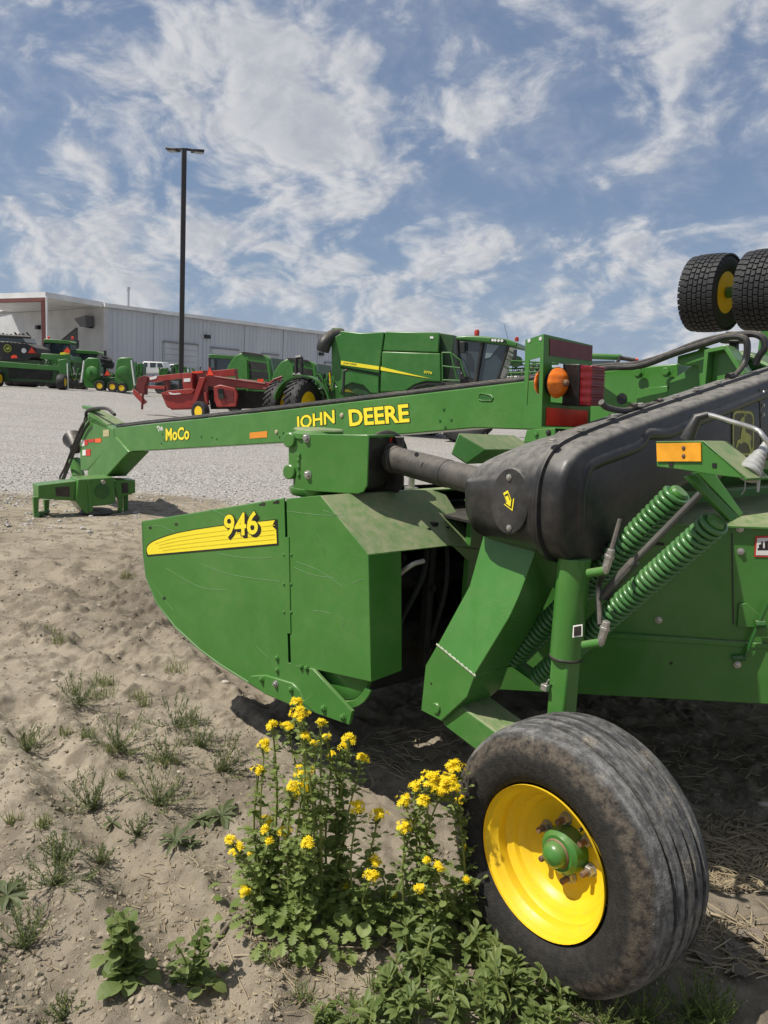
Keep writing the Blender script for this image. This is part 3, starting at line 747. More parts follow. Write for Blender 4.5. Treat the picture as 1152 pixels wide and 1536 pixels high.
for x, y in ((489, 1061), (518, 1074)): part(MB().hexbolt(S(x, y)+nS*.012, nS, .012, .010, .008), 'bracket_bolt', M_GREEN, ba, 0)
dc = S(505, 1000)-nS*.035
e1 = hdir(51)
part(MB().lathe([(.0, 0), (.135, 0), (.135, .02), (.128, .024), (.09, .026), (.0, .026)][1:], dc-nS*.02, nS, 40), 'end_housing', M_GREEN, None, 0)
part(MB().prism([dc+.165*(math.cos(a)*e1+math.sin(a)*UPV) for a in [rad(200+i*10) for i in range(15)]]+[dc+.137*(math.cos(a)*e1+math.sin(a)*UPV) for a in [rad(340-i*10) for i in range(15)]], nS*.015), 'housing_rib', M_GREEN, None, .002)

# rear box of the side shield
A_, E_, B_, C_, D_ = S(481, 743), S(429.5, 748), S(552, 832), S(557, 1023), S(436, 996)
uB, uC, uA = loc(B_)[0], loc(C_)[0], loc(A_)[0]
B2, C2 = PU(uB)(602, 827), PU(uC)(603, 1006)
A2 = L(uA, loc(PU(uA)(648, 738))[1], A_[2]); R1 = PU(uB)(678, 818)
t_ = .005
side = part(MB().prism([E_, A_, B_, C_, D_], -nS*t_), 'rear_shield', M_GREEN, None, .002)
bk = part(MB().prism([B_, B2, C2, C_], uu*t_), 'rear_shield_end', M_GREEN, None, .002)
roofn = unit(np.cross(B_-A_, A2-A_)); roofn = roofn if roofn[2] > 0 else -roofn
rf_ = part(MB().prism([A_, A2, R1, B_], -roofn*t_), 'hood_slope', M_GREEN_DUSTY, None, .002)
R2 = PU(uB)(718, 823); A3 = A2-vv*.06+UPV*-.01
fac = [A2, PU(uA)(668, 741), R2, PU(uB)(703, 840), R1]
part(MB().prism(fac[:1]+fac[1:3]+[R1], -UPV*.006), 'hood_corner', M_GREEN_DUSTY, None, .001)
part(MB().prism([R1, R2, R2-UPV*.05, PU(uB)(703, 842)], uu*.005), 'hood_lip', M_GREEN, None, .001)
# flat hood top running forward and across under the gearbox
ft = S.pts([(429, 748), (481, 743)])
topz = A_[2]
part(MB().hexa([A_, L(loc(A_)[0], -3.2, topz), L(1.42, -3.2, topz), L(loc(E_)[0]+.02, loc(E_)[1]-.02, E_[2]-.005)], [p-UPV*.006 for p in (A_, L(loc(A_)[0], -3.2, topz), L(1.42, -3.2, topz), L(loc(E_)[0]+.02, loc(E_)[1]-.02, E_[2]-.005))]), 'hood_top', M_GREEN_DUSTY, None, 0)
for pts in (((485, 765), (510, 772), (530, 772)), ((475, 800), (485, 818), (488, 842)), ((440, 850), (470, 862), (500, 866)), ((528, 875), (545, 868), (550, 876)), ((470, 915), (490, 918), (497, 920)), ((445, 842), (480, 856), (515, 880)), ((430, 766), (480, 772), (515, 772)), ((512, 925), (516, 932), (514, 940))):
    scratch(side, S, pts, .8)
# dark works inside: conditioner frame, rolls and cross beam
M_DARK = painted('shade_black', (.008, .009, .008), .75, .15, .2)  # near-black colour stands in for deep shade inside and under the machines
ins = MB()
ins.hexa([L(1.25, -.05, .40), L(1.25, -3.2, .40), L(1.25, -3.2, 1.13), L(1.25, -.05, 1.13)], [L(1.27, -.05, .40), L(1.27, -3.2, .40), L(1.27, -3.2, 1.13), L(1.27, -.05, 1.13)])
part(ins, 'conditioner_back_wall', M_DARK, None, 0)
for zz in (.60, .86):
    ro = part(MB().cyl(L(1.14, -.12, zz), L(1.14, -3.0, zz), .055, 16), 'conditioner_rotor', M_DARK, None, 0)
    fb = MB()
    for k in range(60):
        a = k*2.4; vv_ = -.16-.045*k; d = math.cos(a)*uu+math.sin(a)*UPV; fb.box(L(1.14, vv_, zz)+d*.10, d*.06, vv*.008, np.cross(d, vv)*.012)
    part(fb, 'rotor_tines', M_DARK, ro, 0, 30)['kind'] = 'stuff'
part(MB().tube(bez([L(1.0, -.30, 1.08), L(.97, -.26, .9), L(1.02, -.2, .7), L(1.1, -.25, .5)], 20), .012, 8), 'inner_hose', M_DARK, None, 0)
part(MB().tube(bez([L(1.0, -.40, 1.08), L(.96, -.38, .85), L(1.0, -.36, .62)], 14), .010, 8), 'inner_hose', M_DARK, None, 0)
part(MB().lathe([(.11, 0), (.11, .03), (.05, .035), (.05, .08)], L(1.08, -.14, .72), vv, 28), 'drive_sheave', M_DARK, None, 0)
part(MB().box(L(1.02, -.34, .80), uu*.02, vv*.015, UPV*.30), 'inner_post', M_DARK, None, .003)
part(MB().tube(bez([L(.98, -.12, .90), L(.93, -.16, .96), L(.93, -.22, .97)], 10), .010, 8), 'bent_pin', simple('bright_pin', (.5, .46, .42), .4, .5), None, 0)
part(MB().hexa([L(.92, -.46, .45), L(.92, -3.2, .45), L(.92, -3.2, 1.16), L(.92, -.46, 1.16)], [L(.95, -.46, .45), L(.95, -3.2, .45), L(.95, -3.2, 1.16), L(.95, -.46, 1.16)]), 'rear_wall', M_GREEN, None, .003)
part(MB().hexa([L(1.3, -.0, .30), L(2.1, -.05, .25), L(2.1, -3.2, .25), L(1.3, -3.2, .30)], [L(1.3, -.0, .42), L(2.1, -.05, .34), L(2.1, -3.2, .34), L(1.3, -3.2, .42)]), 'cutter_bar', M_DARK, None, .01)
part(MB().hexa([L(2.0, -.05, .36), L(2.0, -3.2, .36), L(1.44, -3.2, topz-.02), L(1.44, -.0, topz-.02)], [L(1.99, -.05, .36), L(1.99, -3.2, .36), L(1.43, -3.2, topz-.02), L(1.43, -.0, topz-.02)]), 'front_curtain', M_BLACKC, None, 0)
rubl = part(MB().box(PU(uB+.15)(640, 806)+roofn*.02, uu*.03, vv*.02, UPV*.012).tube([PU(uB+.13)(628, 804)+roofn*.01, PU(uB+.13)(650, 806)+roofn*.012], .012, 8).tube([PU(uB+.13)(632, 800)+roofn*.02, PU(uB+.15)(640, 812)+roofn*.012], .009, 8), 'rubber_latch', M_BLACKC, None, .004)

# ---------------------------------------------------------------- gearbox carrier above the hood
gp = PD(2.98)(500, 700)
G = PH(58, gp); nG = G.n
pl = [(456, 655), (462, 651), (551, 652), (553, 656), (551, 728), (545, 738), (536, 741), (470, 737), (440, 735)]
gbx = part(MB().prism(G.pts(pl), -nG*.008), 'gearbox_plate', M_GREEN, None, .003)
part(MB().prism(G.off(-.20).pts([(470, 653), (605, 655), (605, 728), (596, 739), (470, 742)]), -nG*.008), 'gearbox_back_plate', M_BLACKC, None, .003)  # coloured black for the shadow inside the carrier
part(MB().prism(G.off(-.008).pts([(470, 653), (552, 653), (552, 657), (470, 657)]), -nG*.19), 'gearbox_top_plate', M_GREEN, None, .001)
part(MB().prism([p-nG*.03 for p in G.pts([(462, 655), (549, 656), (540, 735), (462, 735)])], -nG*.15), 'gearbox_casting', M_BLACKC, None, .01)
cyc = PD(3.16)
a = cyc(468, 742); t = cyc(467, 646); ax_ = t-a; hh_ = np.linalg.norm(ax_)
part(MB().lathe([(.085, 0), (.092, .01), (.092, .03), (.078, .035), (.078, hh_*.86), (.088, hh_*.88), (.088, hh_*.95), (.07, hh_)], a, UPV, 36), 'swivel_gearbox', M_GREEN, None, 0)
lg = [(429, 655), (434, 651), (462, 652), (462, 738), (438, 737), (437, 716), (430, 715)]
part(MB().prism([p-nG*.01 for p in G.pts([(430, 655), (436, 651), (470, 652), (470, 735), (437, 734), (437, 717), (430, 716)])], -nG*.03), 'gearbox_flange', M_GREEN, None, .004)
for y in (660, 708): part(MB().lathe([(.030, -.02), (.030, .004), (.026, .007)], G(433, y)-nG*.004, nG, 24), 'round_lug', M_GREEN, gbx, 0)
for x, y in ((460, 657), (462, 712)): part(MB().lathe([(.018, 0), (.018, .003)], G(x, y), nG, 16).lathe([(.0125, .003), (.0125, .012), (.010, .014)], G(x, y), nG, 6), 'gearbox_bolt', M_STEEL, gbx, 0)
for x, y in ((448, 690), (448, 700), (448, 712), (449, 682)): part(MB().hexbolt(G(x, y)-nG*.002, nG, .008, .008), 'small_bolt', M_GREEN, gbx, 0)
part(MB().lathe([(.10, 0), (.105, .012), (.098, .02), (.04, .02)], cyc(478, 650), UPV, 36), 'swivel_cap', M_GREEN_DUSTY, None, .002)
# driveline
d0, d1 = PD(3.06)(583, 687), PD(2.64)(712, 721)
dx_ = unit(d1-d0)
part(MB().lathe([(.06, -.05), (.085, -.03), (.107, -.012), (.109, .0), (.104, .007), (.078, .014), (.064, .018), (.057, .05)], d0-dx_*.02, dx_, 40), 'driveline_bell', M_BLACKC, None, 0, 40)
sb_ = unit(np.cross(dx_, UPV)); sb_ = sb_ if sb_@cright > 0 else -sb_
def on_bell(a, r): return d0-dx_*.004+(sb_*math.cos(rad(a))+np.cross(dx_, sb_)*(1 if np.cross(dx_, sb_)[2] > 0 else -1)*math.sin(rad(a)))*r
part(MB().prism([on_bell(110, .066), on_bell(82, .066), on_bell(82, .088), on_bell(110, .088)], dx_*.004), 'bell_sticker', M_REDST, None, 0)
part(MB().prism([on_bell(160, .066), on_bell(190, .066), on_bell(190, .092), on_bell(160, .092)], dx_*.008), 'bell_latch', M_STEEL, None, .002)
M_DRV = painted('driveline_plastic', (.045, .043, .038), .55, .8, .3, dustcol=(.20, .175, .14), scale=2.2, topdust=.5)
tb = part(MB().lathe([(.054, 0), (.054, .03), (.0515, .032), (.0515, .35), (.049, .352), (.049, np.linalg.norm(d1-d0)+.1)], d0+dx_*.03, dx_, 32), 'driveline_tube', M_DRV, None, 0, 30)
for k, x in enumerate((625,)):
    q = PD(2.78-k*.03)(x, 681+k*2.6); nn = unit(CAM-q+UPV*.6)
    part(MB().lathe([(.0085, 0), (.0085, .002)], q-nn*.012, nn, 12), 'tube_hole', M_BLACKC if k == 0 else M_DRV, tb, 0)
# jack foot standing on the hood behind the shaft
q = PD(3.35)(617, 728)
part(MB().tube([q-UPV*.04, q+UPV*.10], .014, 12).lathe([(.03, 0), (.03, .012)], q-UPV*.02, UPV, 16).lathe([(.05, 0), (.05, .008)], q-UPV*.045, UPV, 4), 'hood_fitting', M_STEEL, None, 0)

# square frame arm whose end shows beside the cover
f0 = PD(2.95); fa = f0.pts([(688, 649), (730, 675), (700, 697), (676, 681)])
tv = PD(3.1)(721, 648)-fa[0]
dirv_ = PD(3.25)(748, 654)-f0(712, 660)
part(MB().prism(fa, (PD(3.25)(775, 672)-f0(724, 672))*1.6), 'frame_arm', M_GREEN_DUSTY, None, .006, seg=3)

# ---------------------------------------------------------------- lamp bracket
UB = .62
pb = PU(UB); eL = pb(816, 501); vE = loc(eL)[1]; pvE = PV(vE)
def frame_plate(mb, outer, hole, vec):
    o_, h_ = list(outer), list(hole)
    for i in range(4):
        j = (i+1) % 4; mb.prism([o_[i], o_[j], h_[j], h_[i]], vec)
    return mb
bra = part(frame_plate(MB(), pb.pts([(816, 501), (889, 518), (885, 641), (812, 640)]), pb.pts([(828, 543), (856, 548), (855, 606), (826, 603)]), uu*.004), 'lamp_bracket', M_GREEN, None, 0)
part(frame_plate(MB(), [p for p in pvE.pts([(788, 510), (793, 506.5), (816, 501)][:1]+[(816, 501), (812, 640), (785, 641)])], pvE.pts([(794, 540), (810, 536), (808, 604), (790, 608)]), -vv*.004), 'lamp_bracket_flange', M_GREEN, None, 0)
for x, y in ((794, 511), (811, 508)): part(MB().lathe([(.007, 0), (.007, .002)], pvE(x, y), vv, 12), 'bracket_hole', simple('pale_hole', (.6, .62, .6), .5) if x == 794 else MATS['pale_hole'], bra, 0)
flat_decal(bra, 'rear_reflector', pb.pts([(824, 507.5), (888, 520), (887, 541.5), (824, 533.5)]), -uu, M_REDREF, .002, .001)
flat_decal(bra, 'rear_reflector', pb.pts([(819, 611), (881, 616), (880, 640), (818, 638)]), -uu, M_REDREF2, .002, .001)
lc = PU(UB-.02)(836, 574)
am = part(MB().lathe([(.0, -.036), (.02, -.033), (.040, -.022), (.053, -.008), (.056, .0), (.05, .004)], lc, uu, 36).lathe([(.05, -.004), (.056, .0), (.053, .008), (.040, .022), (.02, .033), (.0, .036)], lc+uu*.055, uu, 36), 'amber_lamp', M_AMBER, None, 0, 60)
part(MB().lathe([(.048, 0), (.048, .055)], lc, uu, 36).tube([lc+uu*.04, lc+uu*.04-vv*.10], .014, 10), 'lamp_housing', M_BLACKC, am, 0)
part(MB().lathe([(.013, 0), (.010, .014), (.004, .018)], lc-uu*.034, -uu, 10), 'lens_screw', M_RUST, am, 0)
rl = PU(UB-.14)
lf = rl.pts([(888, 548), (908, 550.5), (905, 609), (886, 609)])
part(MB().prism(lf, uu*.050), 'tail_lamp_lens', M_REDLENS, None, .004, seg=3)
rb = MB()
for i in range(15):
    f = (i+.5)/15; a = lf[0]+(lf[3]-lf[0])*f; b_ = lf[1]+(lf[2]-lf[1])*f
    rb.tube([a-uu*.001, b_-uu*.001], .0022, 6)
part(rb, 'lens_ribs', M_REDLENS, None, 0)
part(MB().prism([p+uu*.0505+(p-np.mean(lf, 0))*.06 for p in lf], uu*.075), 'tail_lamp_housing', M_BLACKC, None, .004)
lu = PV(vE+.03)
lg_ = part(MB().prism(lu.pts([(790, 645), (832, 642), (832, 662), (785, 664)]), -vv*.006), 'bracket_lug', M_GREEN, None, .002)
for x, y in ((805, 651), (823, 649)): part(MB().hexbolt(lu(x, y), vv, .008, .007), 'lug_bolt', M_GREEN if x < 810 else M_BLACKC, lg_, 0)
part(MB().prism(PU(.66).pts([(832, 642), (875, 645), (875, 668), (832, 664)]), uu*.006), 'lamp_base', M_DKGREEN, None, .002)
for x in (838, 856, 868): part(MB().tube([PU(.655)(x, 648), PU(.655)(x+3, 658)], .007, 6), 'base_bolt', M_STEEL, None, 0)

# ---------------------------------------------------------------- tongue
G0 = GP(165, 768); TH = 43
T = PH(TH, G0); nT = T.n; fT = hdir(TH); lT = -nT          # lT points away from the camera
topl = [(170, 642), (420, 615.5), (620, 592), (802, 570), (907, 556), (1016, 545)]
botl = [(1016, 660), (900, 660), (800, 645), (712, 642), (607, 651), (420, 664), (192, 677.5), (176, 676)]
ton = part(MB().prism(T.pts(topl+botl), lT*.20), 'tongue_beam', M_GREEN, None, .008, seg=3)
# stamped slot
sl_ = [(719, 592), (722, 590), (737, 593), (740, 597), (738, 601), (723, 601), (719, 599)]
flat_decal(ton, 'stamped_slot', T.pts(sl_), nT, M_DKGREEN, .002, .0004)
part(MB().tube([p+nT*.002 for p in T.pts(sl_+sl_[:1])], .005, 6), 'slot_lip', M_GREEN, ton, 0)
for x, y in ((660, 631), (677, 629.5), (666, 614), (668, 641), (425, 649), (419, 655), (450, 660), (242, 665), (247, 659.6), (244, 651), (318, 656), (325, 658), (302, 655), (508, 655)):
    part(MB().lathe([(.011, 0), (.011, .004), (.007, .005)], T(x, y), nT, 8), 'beam_bolt', M_DKGREEN, ton, 0)
for x, y in ((415, 648), (513, 623)): part(MB().lathe([(.020, 0), (.018, .008), (.008, .012)], T(x, y), nT, 9), 'mud_dab', simple('mud_dab', (.42, .36, .24), .9) if x == 415 else MATS['mud_dab'], ton, 0)
flat_decal(ton, 'amber_marker', T.pts([(375, 649), (401, 646.5), (401, 656), (375, 658)]), nT, painted('amber_tape', (.72, .26, .02), .35, .1, .1, topdust=0), .002, .001)
def word(s, quad, bold, outline, parent, pl, base=None):
    g = outline
    text_px(parent, s, ((quad[0][0]-g, quad[0][1]+g), (quad[1][0]+g, quad[1][1]+g), (quad[2][0]-g, quad[2][1]-g)), pl, M_DECALK, bold*2.0, .0025, base)
    text_px(parent, s, quad, pl, M_DECAL, bold, .0042, base)
word('JOHN', ((444, 650), (503, 641), (443, 625)), .024, .9, ton, T)
word('DEERE', ((525, 639.5), (615, 633), (523, 614.5)), .030, .9, ton, T)
word('MoCo', ((249, 661.5), (284.5, 659.5), (249, 642.5)), .03, .7, ton, T)
text_px(ton, 'The', ((237, 648), (245, 645), (235, 640)), T, M_WHITE, .02, .002)
# rear weldment of the tongue, over the pivot
w1 = T.off(.015)
part(MB().prism(w1.pts([(956, 583), (1001, 579), (1001, 640), (953, 640)]), -nT*.02), 'doubler_plate', M_GREEN, ton, .002)
part(MB().prism(w1.off(.02).pts([(1001, 640), (1001, 590), (1005, 572), (1040, 548), (1075, 540), (1075, 640)]), -nT*.05), 'pivot_gusset', M_GREEN, ton, .003)
for x, y in ((963, 560), (1005, 558), (1055, 547)): part(MB().hexbolt(T(x, y)+nT*.03, nT, .022, .02), 'pivot_bolt', M_GREEN, ton, 0)
part(MB().lathe([(.03, 0), (.03, .004)], T(933, 598), nT, 20), 'rubber_plug', M_BLACKC, ton, 0)
w2 = T.off(.10)
part(MB().prism(w2.pts([(1015, 545), (1016, 534), (1045, 526), (1052, 520), (1062, 521), (1066, 530), (1068, 600), (1050, 600), (1047, 548), (1020, 547)]), -nT*.16), 'pivot_block', M_GREEN, ton, .006)
w3 = T.off(.16)
gus = part(MB().prism(w3.pts([(1071, 526), (1098, 520), (1112, 545), (1112, 610), (1064, 610)]), -nT*.02), 'swing_plate', M_GREEN, ton, .003)
for q in ([(1071, 526), (1064, 610)], [(1069, 525), (1098, 519)], [(1098, 519), (1128, 566)]):
    a, b_ = w3(*q[0]), w3(*q[1]); part(MB().hexa([a+nT*.06, b_+nT*.06, b_-nT*.05, a-nT*.05], [p+unit(np.cross(b_-a, nT))*.018 for p in (a+nT*.06, b_+nT*.06, b_-nT*.05, a-nT*.05)]), 'swing_flange', M_GREEN, ton, .002)
part(MB().prism(T.off(-.05).pts([(1098, 535), (1110, 525), (1130, 530), (1156, 548), (1156, 620), (1110, 620)]), -nT*.25), 'pivot_housing', M_DKGREEN, ton, .01)
part(MB().tube([T.off(-.05)(1108, 530), T.off(-.05)(1150, 548), T.off(-.05)(1190, 560)], .012, 8), 'pivot_edge', M_GREEN_DUSTY, ton, 0)
# hose clamp post and hoses
po = T.off(.05)
hpost = part(MB().tube([po(1101, 545), po(1101, 508)], .022, 10).box(po(1106, 505), fT*.045, nT*.03, UPV*.022).box(po(1100, 513), fT*.05, nT*.032, UPV*.007), 'hose_clamp', M_BLACK, ton, .003)
hA = [(600, 590.5), (660, 583), (740, 573.5), (786, 568), (815, 562), (860, 555), (912, 549), (955, 546), (1000, 533), (1040, 517), (1075, 507), (1100, 503), (1130, 501), (1145, 508), (1147, 522), (1138, 535), (1133, 548)]
part(MB().tube(bez([T.off(-.10 if x < 850 else .12 if x > 900 else 0)(x, y) for x, y in hA], 90), .016, 10), 'hydraulic_hose', M_HOSE, None, 0)
hB = [(600, 592), (680, 582.5), (760, 573), (800, 568), (860, 559), (912, 552), (960, 549), (1010, 531), (1050, 518), (1090, 506), (1115, 507), (1121, 520), (1117, 545), (1105, 563), (1088, 575)]
part(MB().tube(bez([T.off(-.05 if x < 850 else .15 if x > 900 else 0)(x, y) for x, y in hB], 90), .0155, 10), 'hydraulic_hose', M_HOSE, None, 0)
hC = [(1121, 520), (1117, 545), (1100, 566), (1078, 579), (1040, 592), (1000, 604), (960, 612), (935, 617), (910, 612), (902, 604)]
part(MB().tube(bez([PU(UF+.10)(x, y-1) for x, y in hC], 60), .0105, 10), 'lamp_cable', M_HOSE, None, 0)
for x, y in ((1095, 566), (1052, 588), (988, 605), (950, 612)): part(MB().tube([PU(UF+.10)(x-3, y-.5), PU(UF+.10)(x+3, y-2.5)], .014, 8), 'cable_tie', M_BLACKC, None, 0)
top_h = [(176, 639), (215, 634), (300, 625), (420, 611.5), (520, 600), (590, 591.5)]
for k, dy in ((0, 0), (1, 2.0)):
    part(MB().tube(bez([T.off(-.10+.05*k)(x, y+dy-1) for x, y in top_h]+[T.off(-.10 if k == 0 else -.05)(600, 590.5+1.5*k)], 50), .014, 8), 'hydraulic_hose', M_HOSE, None, 0)

# gooseneck and hitch at the front of the tongue
T2 = T.off(.006)
nk = part(MB().prism(T2.pts([(132, 622), (158, 637), (168, 643), (173, 660), (150, 684), (131, 705), (121, 706), (119, 660)]), lT*.22), 'gooseneck', M_GREEN, None, .008)
part(MB().prism(T.off(.03).pts([(173, 655), (193, 678), (159, 715), (131, 715), (131, 706)]), lT*.25), 'gooseneck_brace', M_GREEN, None, .01)
part(MB().hexa([T(134, 617), T(159, 637), T(187, 634.5)+lT*.0, T(187, 634.5)+lT*.24], [p for p in (T(134, 617)+lT*.24-UPV*.0, T(159, 637)-UPV*.02, T(187, 634.5)-UPV*.02, T(187, 634.5)+lT*.24-UPV*.02)]), 'gooseneck_hood_edge', M_GREEN, None, 0) if False else None
hd = T2.pts([(133, 616), (160, 637)]); hd2 = [T.off(-.3)(150, 613), T.off(-.3)(188, 634)]
part(MB().hexa([hd[0], hd[1], hd2[1], hd2[0]], [p-UPV*.015 for p in (hd[0], hd[1], hd2[1], hd2[0])]), 'gooseneck_hood', M_GREEN_DUSTY, None, .004)
part(MB().prism([hd[0], hd[1], T2(160, 643), T2(133, 632)], lT*.01), 'hood_side', M_GREEN, None, 0)
part(MB().prism([T2(122, 608), T2(140, 612), T2(138, 617), T2(124, 613)], lT*.1), 'hose_hook', M_GREEN, None, .004)
for (x0, y0, x1, y1, m_) in ((122, 660, 127, 669.5, M_WHITE), (127.2, 660, 132, 668, M_REDST), (133, 659, 142, 663.5, M_REDST), (143, 658, 152, 664, M_ORANGE), (124, 675, 129, 683.5, M_WHITE), (129.5, 674, 136, 684, M_REDST), (155, 645, 164, 655, simple('tan_sticker', (.45, .4, .22), .5))):
    flat_decal(nk, 'warning_sticker', T2.pts([(x0, y0), (x1, y0-.6), (x1, y1-.6), (x0, y1)]), nT, m_, .001, .003)
bl = T.off(-.10)(113, 668)
part(MB().lathe([(.08, -.08), (.09, .04), (.12, .12), (.135, .17), (.125, .17), (.08, .08)], bl, fT+UPV*.45-nT*.2, 28), 'pto_bell', M_BLACKC, None, 0)
part(MB().tube([T.off(-.1)(118, 715), T.off(-.1)(112, 690)], .08, 12), 'pto_support', M_GREEN, None, 0)
for k, pts in enumerate(([(131, 628), (122, 640), (110, 668), (98, 700), (90, 716), (94, 722)], [(134, 633), (126, 645), (113, 675), (101, 706), (95, 722)], [(136, 622), (128, 626), (125, 640), (116, 662), (104, 690), (96, 712), (92, 721)])):
    part(MB().tube(bez([T.off(.06-.05*k)(x, y) for x, y in pts], 24), .014, 8), 'hitch_hose', M_HOSE, None, 0)
part(MB().tube(bez([T2(129, 630), T2(130, 618), T2(140, 613), T2(160, 613), T2(172, 622)], 20), .02, 8), 'hitch_hose', M_HOSE, None, 0)
uh = loc(G0)[0]-.1
H1 = PU(uh)
wl_ = MB().prism(H1.pts([(57, 728), (119, 721), (119, 752), (58, 748)]), uu*.22)
wlo = part(wl_, 'drawbar_wing', M_GREEN, None, .008)
flat_decal(wlo, 'wing_window', H1.pts([(83, 731), (104, 729.5), (105, 745.5), (84, 744)]), -uu, M_BLACKC, .003, .001)
wr_ = part(MB().prism(H1.pts([(170, 720), (203, 720), (203.5, 739), (176, 748)]), uu*.22), 'drawbar_wing', M_GREEN, None, .008)
flat_decal(wr_, 'wing_window', H1.pts([(182, 724.5), (192, 724), (192.5, 739), (183, 740)]), -uu, M_BLACKC, .003, .001)
H2 = PU(uh-.05)
hb_ = part(MB().prism(H2.pts([(117, 719), (171, 716), (174, 752), (166, 757), (137, 760), (134, 774), (126, 768), (114, 752)]), uu*.30), 'hitch_block', M_GREEN, None, .01)
part(MB().lathe([(.085, 0), (.085, .012), (.065, .014)], H2(153, 737), -uu, 24), 'hitch_boss', M_DKGREEN, hb_, .002)
part(MB().lathe([(.028, 0), (.024, .03)], H2(154, 723), -uu, 10), 'hitch_grease_fitting', M_STEEL, hb_, 0)
part(MB().prism(H2.off(.01).pts([(131, 719), (136, 719), (140, 770), (134, 774)]), uu*.02), 'hitch_rib', M_GREEN, hb_, .002)
gz = lambda p: np.array([p[0], p[1], float(ground_h(p[0], p[1]))])
base_c = H2(150, 768); base_c = L(loc(base_c)[0]+.12, loc(base_c)[1], .03)
part(MB().lathe([(.17, 0), (.19, .02), (.17, .05), (.08, .06)], gz(base_c)+UPV*.0, UPV, 24), 'jack_foot', M_BLACKC, None, 0)
for x, y0, y1, du in ((55, 746, 772, 0), (71, 750, 768, .2), (190, 742, 763, .12), (182, 745, 762, .0)):
    a = PU(uh+du)(x, y0); b_ = a.copy(); b_[2] = float(ground_h(b_[0], b_[1]))
    part(MB().prism([a-vv*.03+uu*.02, a+vv*.03+uu*.02, b_+vv*.022+uu*.02, b_-vv*.022+uu*.02], uu*.05), 'stand_leg', M_GREEN, None, .004)
a = PU(uh)(55, 745); a2 = PU(uh+.2)(71, 745)
part(MB().tube([V3(a[0], a[1], .03), V3(a2[0], a2[1], .03)], .03, 8), 'stand_foot', M_DKGREEN, None, 0)
# front frame that ties tongue, pivot and header together (behind the cover)
part(MB().hexa([L(.95, -1.4, .9), L(.95, -2.6, .9), L(.35, -2.6, 1.35), L(.35, -1.4, 1.35)], [L(.95, -1.4, 1.5), L(.95, -2.6, 1.5), L(.35, -2.6, 1.75), L(.35, -1.4, 1.75)]), 'centre_tower', M_GREEN, None, .01)
part(MB().box(L(.48, -1.9, 1.18), uu*.10, vv*1.3, UPV*.10), 'main_beam', M_GREEN_DUSTY, None, .01)

# ---------------------------------------------------------------- forming shield / rear sheets
r0 = PD(2.90)(850, 1030); r1 = PD(2.72)(1152, 1021); dd = r1-r0; dd[2] = 0
FS = Plane(r0, V3(dd[1], -dd[0], 0)); nF = FS.n; eF = unit(dd)
low = [(740, 1034), (1152, 1021.5), (1152, 946), (740, 936)]
low3 = FS.pts(low); ext = lambda p, s_: p+eF*s_
def stretch(p3):          # run the sheets on past the frame edge
    return p3
b0, b1_, b2_, b3_ = low3
part(MB().prism([b0, b1_+eF*.9, b2_+eF*.9, b3_], -nF*.006), 'swath_board', M_GREEN, None, .002)
u0_, u1_, u2_, u3_ = FS.off(-.012).pts([(740, 938), (1152, 940), (1152, 768), (740, 775)])

fsu = part(MB().prism([u0_, u1_+eF*.9, u2_+eF*.9, u3_], -nF*.006), 'forming_shield', M_GREEN, None, .002)
lip = [FS.off(.004)(x, y) for x, y in ((740, 939), (1152, 944))]
part(MB().prism([lip[0], lip[1]+eF*.9, lip[1]+eF*.9-UPV*.018, lip[0]-UPV*.018], -nF*.02), 'shield_ledge', M_GREEN, None, .003)
part(MB().prism(FS.off(-.008).pts([(1097.5, 800), (1099, 800), (1101, 936), (1099.5, 936)]), -nF*.003), 'sheet_seam', M_BLACKC, fsu, 0)
for x, y, m_ in ((1110, 793, M_STEEL), (1111, 827, M_STEEL), (1114, 913, M_STEEL), (1113, 932, M_STEEL), (988, 930, M_STEEL), (1106, 997, M_STEEL)):
    part(MB().hexbolt(FS.off(-.01 if y < 940 else .004)(x, y), nF, .0095, .007), 'sheet_bolt', m_, fsu, 0)
flat_decal(fsu, 'sheet_hole', FS.off(.001).pts([(1005, 993), (1009, 993), (1009, 996.5), (1005, 996.5)]), nF, M_BLACKC, .0004, .001)
brk = part(MB().prism(FS.off(.0).pts([(1108, 906), (1120, 905), (1146, 928), (1146, 941), (1106, 941)]), -nF*.008), 'latch_bracket', M_GREEN, None, .002)
part(MB().tube([FS.off(.02)(1152, 905), FS.off(.02)(1138, 935), FS.off(.02)(1117, 986)], .0065, 8).tube([FS.off(.015)(1099, 988), FS.off(.015)(1118, 987)], .010, 10).tube([FS.off(.02)(1133, 936), FS.off(.02)(1147, 936)], .014, 8), 'latch_rod', M_DKGREEN, brk, 0)
part(MB().prism(FS.off(.004).pts([(1101, 991), (1112, 991), (1112, 1003), (1101, 1003)]), -nF*.004), 'latch_foot', M_GREEN, brk, .001)
st = FS.off(-.011)
flat_decal(fsu, 'warning_sticker', st.pts([(1133, 804), (1170, 803), (1170, 836), (1131, 835)]), nF, M_REDST, .0008, .001)
flat_decal(fsu, 'warning_sticker_face', st.pts([(1135.5, 807), (1168, 806), (1168, 833), (1133.5, 832.5)]), nF, M_WHITE, .0006, .0022)
for q in ([(1136, 822), (1152, 822), (1152, 825), (1136, 825)], [(1138, 820), (1138, 817), (1141, 816), (1142, 812), (1144, 812), (1144, 822), (1138, 822)], [(1147, 822), (1147, 812), (1152, 811), (1152, 822)]):
    flat_decal(fsu, 'warning_print', st.pts(q), nF, M_DECALK, .0004, .003)
# inner sheets glimpsed between leg, springs and strut

